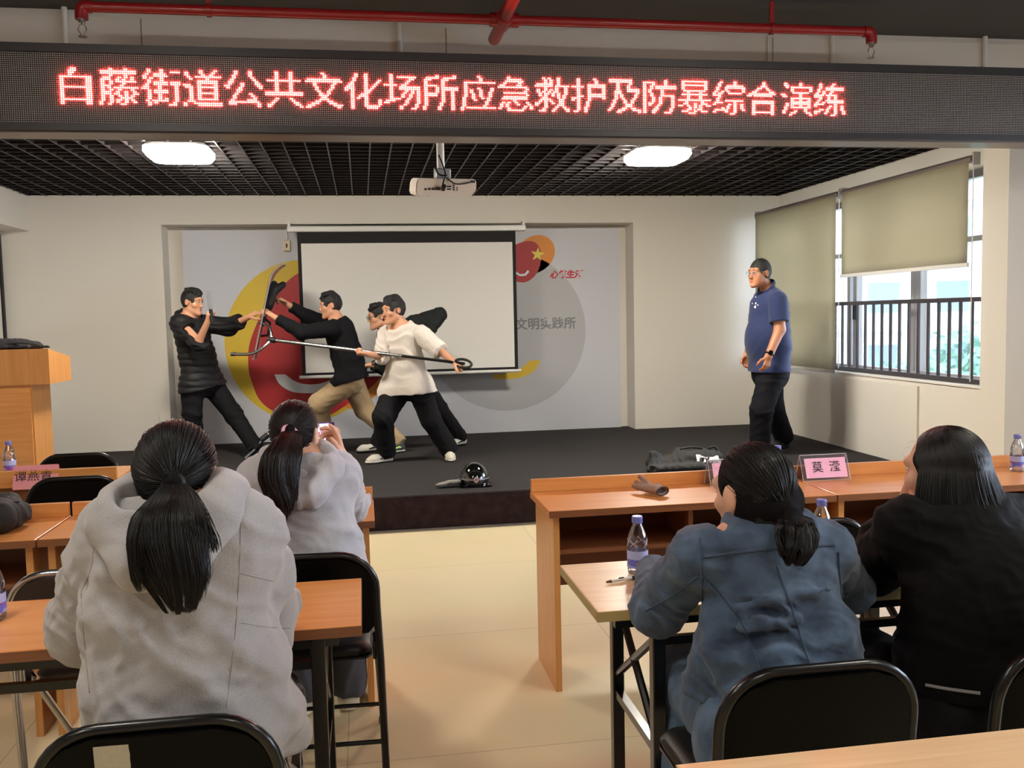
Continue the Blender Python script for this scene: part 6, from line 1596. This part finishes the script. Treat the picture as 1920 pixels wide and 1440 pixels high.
# --- woman in the denim jacket
rng = np.random.default_rng(13)
hd = at(1408, 926, 2.03)
J = make_joints((-0.12, 1, 0), hd, (-0.36, 0.93, -0.10), N=at(1442, 1006, 1.99), SL=at(1312, 1042, 1.99), SR=at(1545, 1030, 2.0), EL=at(1230, 1138, 2.22), ER=at(1592, 1104, 2.22), WL=(0.80, 2.45, 0.79), WR=(1.02, 2.47, 0.79),
                P=(0.93, 1.92, 0.55), HL=(0.86, 1.95, 0.52), HR=(1.03, 1.95, 0.52), KL=(0.86, 2.36, 0.52), KR=(1.05, 2.36, 0.53), AL=(0.80, 2.10, 0.09), AR=(1.06, 2.30, 0.09), TL=(0.76, 2.28, 0.06), TR=(1.06, 2.5, 0.06))
J['ground'] = 0.0
g3 = person('woman with a low side ponytail in a blue denim jacket leaning on the pale table', None, (hd.x, 1.98, 0.0))
S = SDF(); W = add_head(S, J['HC'], J['HRT'], 0.97); add_body(S, J, 0.08, 0.86)
for sg in (-1, 1): S.ell(W(sg * 0.083, -0.012, 0.0), (0.010, 0.020, 0.032), J['HRT'], 0.006)
add_hand(S, J['WL'], (0.6, 0.7, 0.05), (0, 0.1, -1), -1, (12, 15, 10), 0.92); add_hand(S, J['WR'], (-0.7, 0.6, 0.05), (0, 0.1, -1), 1, (12, 15, 10), 0.92)
sdf_obj('body', S, 0.0048, M_skin3, g3); face_parts(W, J['HRT'], g3, 0.97)
tie = V3(at(1474, 962, 1.915))
S = SDF(); R = J['HRT']; S.ell(W(0, -0.018, 0.026), (0.080, 0.098, 0.097), R, 0.02).cap(W(0.035, -0.075, -0.02), tie, 0.045, 0.018, 0.03).cap(W(-0.02, -0.085, -0.04), tie, 0.035, 0.016, 0.03).cap(W(0.06, -0.04, -0.03), tie, 0.03, 0.016, 0.03).cap(W(0.03, -0.05, -0.03), W(0.03, -0.055, -0.09), 0.052, 0.04, 0.03).cap(W(-0.035, -0.045, -0.03), W(-0.03, -0.038, -0.095), 0.048, 0.04, 0.03)
S.cut(W(0, 0.045, 0.02), unit(0.86 * R[1] - 0.5 * R[2]), 0.3)
for sg in (-1, 1): S.ell(W(sg * 0.088, -0.006, -0.004), (0.030, 0.026, 0.036), R, 0.006, True)
w1 = swarp(3, 0.05); shell = sdf_obj('hair', S, 0.0045, M_hairb, g3, lambda P: 0.002 * w1(P))
sp_ = scalp_paths(W, R, (0, -0.018, 0.026), (0.080, 0.099, 0.098), tie, 3600, rng)
strands('scalp_locks', sp_, rng.uniform(0.0006, 0.0013, (len(sp_), 1)) * np.linspace(0.8, 1, sp_.shape[1])[None, :], M_hair, shell)
nps = []
cN = W(0, -0.018, 0.026); tl_ = R @ (tie - cN)
for _ in range(1500):
    a_ = rng.uniform(-1.0, 0.75); zz = rng.uniform(-0.13, -0.02); p0_ = np.array([0.082 * math.sin(a_), -0.02 - 0.07 * math.cos(a_), zz]); p1_ = lerp(p0_, tl_, 0.5); p1_[1] = min(p1_[1], -0.088); nps.append(np.array([cN + np.array(v) @ R for v in spline([p0_ * (1, 0.9, 1), p0_ * (1.02, 1.05, 0.98), p1_, tl_ + rng.normal(size=3) * 0.004], 3, False)]))
nps = np.array(nps); strands('nape_locks', nps, rng.uniform(0.0006, 0.0012, (len(nps), 1)) * np.ones((1, nps.shape[1])), M_hair, shell)
guide = [tie, V3(at(1490, 975, 1.85)), V3(at(1496, 1005, 1.81)), V3(at(1494, 1035, 1.79)), V3(at(1490, 1064, 1.79))]
tp_, tr_ = tail_paths(guide, [0.012, 0.036, 0.044, 0.036, 0.018], [0.012, 0.028, 0.030, 0.024, 0.012], (1, 0, 0), (0, -1, 0.1), 3000, rng, 14, 0.4)
strands('ponytail', tp_, tr_ * 0.65, M_hair, shell)
S = SDF(); S.chain([g + np.array([0, 0.012, 0]) for g in guide[:4]], [0.008, 0.022, 0.026, 0.014], 0.02, ((0, 1, 0), 0.5)); sdf_obj('ponytail_core', S, 0.005, M_hairb, shell)
MB().tube([tie + 0.016 * (math.cos(a) * np.array([0.5, 0.6, -0.6]) + math.sin(a) * np.array([0.2, 0.6, 0.75])) for a in np.linspace(0, 6.283, 17)[:-1]], 0.005, 8, closed=True).build('hair_tie', M_blackm, g3, smooth=True)
loose(W, R, rng, 40, shell, M_hair)
def denim(name, c1, c2):
    m = pmat(name, c1, 0.85, col2=c2, nscale=16, detail=8, bump=0.25, bscale=420, sheen=0.15)
    nt = m.node_tree; b = nt.nodes['Principled BSDF']
    tc = nt.nodes.new('ShaderNodeTexCoord'); wv = nt.nodes.new('ShaderNodeTexNoise'); wv.inputs['Scale'].default_value = 500; wv.inputs['Detail'].default_value = 2
    nt.links.new(tc.outputs['Object'], wv.inputs['Vector'])
    old = b.inputs['Base Color'].links[0].from_socket
    mx = nt.nodes.new('ShaderNodeMix'); mx.data_type = 'RGBA'; mx.blend_type = 'OVERLAY'; mx.inputs[0].default_value = 0.45
    nt.links.new(old, mx.inputs[6]); nt.links.new(wv.outputs['Color'], mx.inputs[7]); nt.links.new(mx.outputs[2], b.inputs['Base Color'])
    return m
M_denim = denim('blue_denim', lin(42, 57, 80), lin(80, 102, 128)); M_jeans = denim('jeans_denim', lin(56, 76, 102), lin(90, 116, 144))
S = SDF()
add_top(S, J, 0.165, 0.155, 0.70, 0.062, (0.064, 0.060, 0.05), 0.98, 0.98, 0.0, 0.04, 0.045, lowpt=(0.92, 1.86, 0.63))
S.cap(lerp(J['SL'], J['EL'], 0.5), J['EL'] + np.array([0.005, -0.015, -0.01]), 0.062, 0.064, 0.03)
S.cap((0.79, 1.93, 0.80), (0.765, 1.98, 0.62), 0.05, 0.055, 0.04).cap((1.05, 1.90, 0.78), (1.06, 1.90, 0.66), 0.06, 0.07, 0.05)
for (a, b, ra) in (((1385, 1140, 1.83), (1560, 1105, 1.84), 0.012), ((1400, 1180, 1.825), (1500, 1165, 1.82), 0.012), ((1440, 1230, 1.815), (1590, 1200, 1.83), 0.013), ((1330, 1215, 1.87), (1350, 1270, 1.86), 0.016), ((1350, 1240, 1.85), (1470, 1235, 1.81), 0.010)):
    S.cap(V3(at(*a)) + np.array([0, 0.006, 0]), V3(at(*b)) + np.array([0, 0.006, 0]), ra * 0.9, ra * 0.5, 0.045)
ring = [J['N'] + np.array([0.080 * math.cos(a), 0.068 * math.sin(a) + 0.004, 0.030 + 0.012 * math.sin(a)]) for a in np.linspace(0, 2 * math.pi, 17)]
S.chain(ring, [0.024] * 17, 0.025)
S.cut((0.92, 1.86, 0.625), (0, 0.05, -1), 0.42)
jk = sdf_obj('denim_jacket', S, 0.0055, M_denim, g3, addf(folds(0.006, 0.06, (0.2, 0.1, 1), 101), folds(0.003, 0.03, (0.5, 0, 0.8), 103)))
M_seamd = pmat('dark_denim_seam', lin(52, 70, 94), 0.85); M_stitch = pmat('pale_stitching', lin(110, 126, 144), 0.85)
for pts in ([(1318, 1046), (1400, 1035), (1500, 1026), (1566, 1022)], [(1312, 1010), (1316, 1060), (1317, 1130)], [(1317, 1078), (1350, 1115), (1385, 1160), (1412, 1210), (1432, 1262)], [(1456, 1060), (1470, 1100), (1488, 1150), (1503, 1200), (1520, 1252)], [(1310, 1080), (1265, 1115), (1210, 1146)], [(1572, 1035), (1574, 1080), (1578, 1120)]):
    P = on_surface([jk], [tuple(p) for p in spline(pts, 8, False)], 0.001)
    if len(P) < 3: continue
    sm_ = MB().tube(P, 0.0028, 6).build('seam', M_seamd, jk, smooth=True)
    m = MB()
    for off in (-0.004, 0.004):
        for i in range(0, len(P) - 1):
            for tt in (0.1, 0.6):
                t_ = (P[i + 1] - P[i]); n_ = Vector((-t_.z, 0, t_.x)).normalized()
                m.tube([P[i].lerp(P[i + 1], tt) + n_ * off - Vector((0, 0.0015, 0)), P[i].lerp(P[i + 1], tt + 0.28) + n_ * off - Vector((0, 0.0015, 0))], 0.0006, 4)
    m.build('stitching', M_stitch, sm_)
hb = on_surface([jk], [(1325, 1268), (1345, 1272), (1380, 1268), (1410, 1262)], 0.0)
S = SDF(); S.cap((0.785, 1.86, 0.655), (0.95, 1.79, 0.655), 0.024, 0.024, 0.02, ((0, 1, 0), 0.5)); sdf_obj('waistband', S, 0.005, M_denim, jk)
S = SDF(); add_trousers(S, J, 0.105, 0.085, 0.075, 0.165, 0.85); S.cap((0.83, 1.88, 0.54), (1.04, 1.88, 0.54), 0.12, 0.12, 0.05)
jn = sdf_obj('jeans', S, 0.007, M_jeans, g3, folds(0.007, 0.07, (1, 0.4, 0.2), 105))
for s in 'LR': add_shoe(J, s, g3, M_shoe_bw, M_sole_w, M_sole_b)
localize(g3)

# --- woman in black
rng = np.random.default_rng(14)
hd = at(1768, 886, 2.10)
J = make_joints((-0.15, 1, 0), hd, (-0.40, 0.91, -0.05), N=at(1800, 962, 2.05), SL=at(1700, 990, 2.05), SR=at(1888, 985, 2.06), EL=at(1636, 1066, 2.28), ER=at(1930, 1075, 2.26), WL=at(1690, 955, 2.28), WR=(1.62, 2.45, 0.80),
                P=(1.50, 1.95, 0.55), HL=(1.41, 1.97, 0.52), HR=(1.59, 1.97, 0.52), KL=(1.38, 2.38, 0.53), KR=(1.62, 2.38, 0.53), AL=(1.36, 2.3, 0.09), AR=(1.62, 2.3, 0.09), TL=(1.34, 2.5, 0.06), TR=(1.62, 2.5, 0.06))
J['ground'] = 0.0
g4 = person('woman in black with loose shoulder length hair resting her chin on her hand', None, (hd.x, 2.03, 0.0))
S = SDF(); W = add_head(S, J['HC'], J['HRT'], 0.97); add_body(S, J, 0.08)
add_hand(S, J['WL'], (0.20, -0.15, 1.0), (0.75, -0.55, 0.0), -1, (55, 70, 40), 0.95); add_hand(S, J['WR'], (-0.7, 0.6, 0.05), (0, 0.1, -1), 1, (12, 15, 10), 0.92)
sdf_obj('body', S, 0.0048, M_skin3, g4); face_parts(W, J['HRT'], g4, 0.97)
R = J['HRT']; S = SDF(); S.ell(W(0, -0.018, 0.026), (0.076, 0.093, 0.092), R, 0.01)
low = np.array([0, 0, 1.0])
S.chain([W(0.0, -0.05, 0.02), W(0.0, -0.07, -0.06), W(0.01, -0.085, -0.13)], [0.062, 0.062, 0.066], 0.015, (R[1], 0.5))
S.chain([W(0.065, -0.01, 0.02), W(0.078, -0.02, -0.06), W(0.085, -0.035, -0.14)], [0.016, 0.022, 0.026], 0.015); S.chain([W(-0.066, 0.005, 0.02), W(-0.072, 0.005, -0.05), W(-0.072, 0.0, -0.15)], [0.016, 0.024, 0.026], 0.015)
S.cut(W(0, 0.045, 0.02), unit(0.86 * R[1] - 0.5 * R[2]), 0.13)
w1 = swarp(3, 0.05); shell = sdf_obj('hair', S, 0.0050, M_hairb, g4, lambda P: 0.003 * w1(P))
ps = []
while len(ps) < 4600:
    d = unit(rng.normal(size=3)); 
    if d[2] < 0.1 or (d[1] > 0.55 and d[2] < 0.85): continue
    az = math.atan2(d[0], d[1]); side = np.array([d[0], d[1] - 0.15, 0]); side = unit(side)
    if side[1] > 0.35: side = unit(np.array([math.copysign(1, d[0]) * 0.95, 0.3, 0]))
    st0 = np.array([d[0] * 0.083, d[1] * 0.101 - 0.018, d[2] * 0.1 + 0.026]); q = [st0]
    eq = np.array([side[0] * 0.088, side[1] * 0.105 - 0.02, 0.02])
    for t in (0.33, 0.66): q.append(unit(lerp(st0 - (0, -0.018, 0.026), eq - (0, -0.018, 0.026), t) / np.array([0.083, 0.101, 0.1])) * np.array([0.085, 0.103, 0.102]) + (0, -0.018, 0.026))
    q.append(eq); L = rng.uniform(0.11, 0.175); spr = rng.uniform(0.0, 0.045)
    for t in (0.33, 0.66, 1.0): q.append(eq + np.array([side[0] * (0.008 + spr * t), side[1] * (0.0 + spr * t) - 0.012 * t, -0.02 - L * t]))
    Q = np.array(spline(q, 3, False)); ps.append(np.array([W(*v) for v in Q]))
ps = np.array(ps); strands('loose_locks', ps, rng.uniform(0.0006, 0.0014, (len(ps), 1)) * np.linspace(1, 0.5, ps.shape[1])[None, :], M_hair, shell)
loose(W, R, rng, 40, shell, M_hair)
MB().tube(on_surface([shell], [tuple(p) for p in spline([(1795, 902), (1815, 905), (1838, 912)], 5, False)], 0.004), 0.0018, 5).build('hair_clip', M_steel, g4, smooth=True)
S = SDF()
add_top(S, J, 0.18, 0.185, 0.72, 0.07, (0.070, 0.066, 0.054), 0.80, 0.98, 0.0, 0.045, 0.02, lowpt=(1.50, 1.90, 0.60))
S.ell((1.50, 1.90, 0.80), (0.20, 0.13, 0.19), None, 0.06).cap(J['EL'], lerp(J['EL'], J['WL'], 0.5), 0.068, 0.062, 0.03).cap((1.33, 1.95, 0.78), (1.31, 1.95, 0.66), 0.06, 0.065, 0.05)
S.cut((1.5, 1.9, 0.595), (0, 0, -1), 0.5)
M_blkk = pmat('black_wool_knit', lin(9, 8, 10), 0.9, noise=0.2, nscale=40, spec=0.2)
tb = sdf_obj('sweater', S, 0.0065, M_blkk, g4, addf(folds(0.008, 0.09, (0.3, 0.1, 0.9), 111), folds(0.004, 0.04, (0.5, 0, 0.8), 113)))
MB().tube(on_surface([tb], [tuple(p) for p in spline([(1735, 1284), (1780, 1292), (1838, 1300)], 6, False)], 0.004), 0.004, 6).build('shirt_hem', pmat('grey_hem', lin(150, 146, 146), 0.9), g4, smooth=True)
S = SDF(); add_trousers(S, J, 0.105, 0.085, 0.075, 0.165, 0.85); S.cap((1.40, 1.92, 0.54), (1.60, 1.92, 0.54), 0.11, 0.11, 0.05)
sdf_obj('trousers', S, 0.008, M_blackcloth, g4, folds(0.007, 0.07, (1, 0.4, 0.2), 115))
for s in 'LR': add_shoe(J, s, g4, M_shoe_b, M_sole_b)
localize(g4)
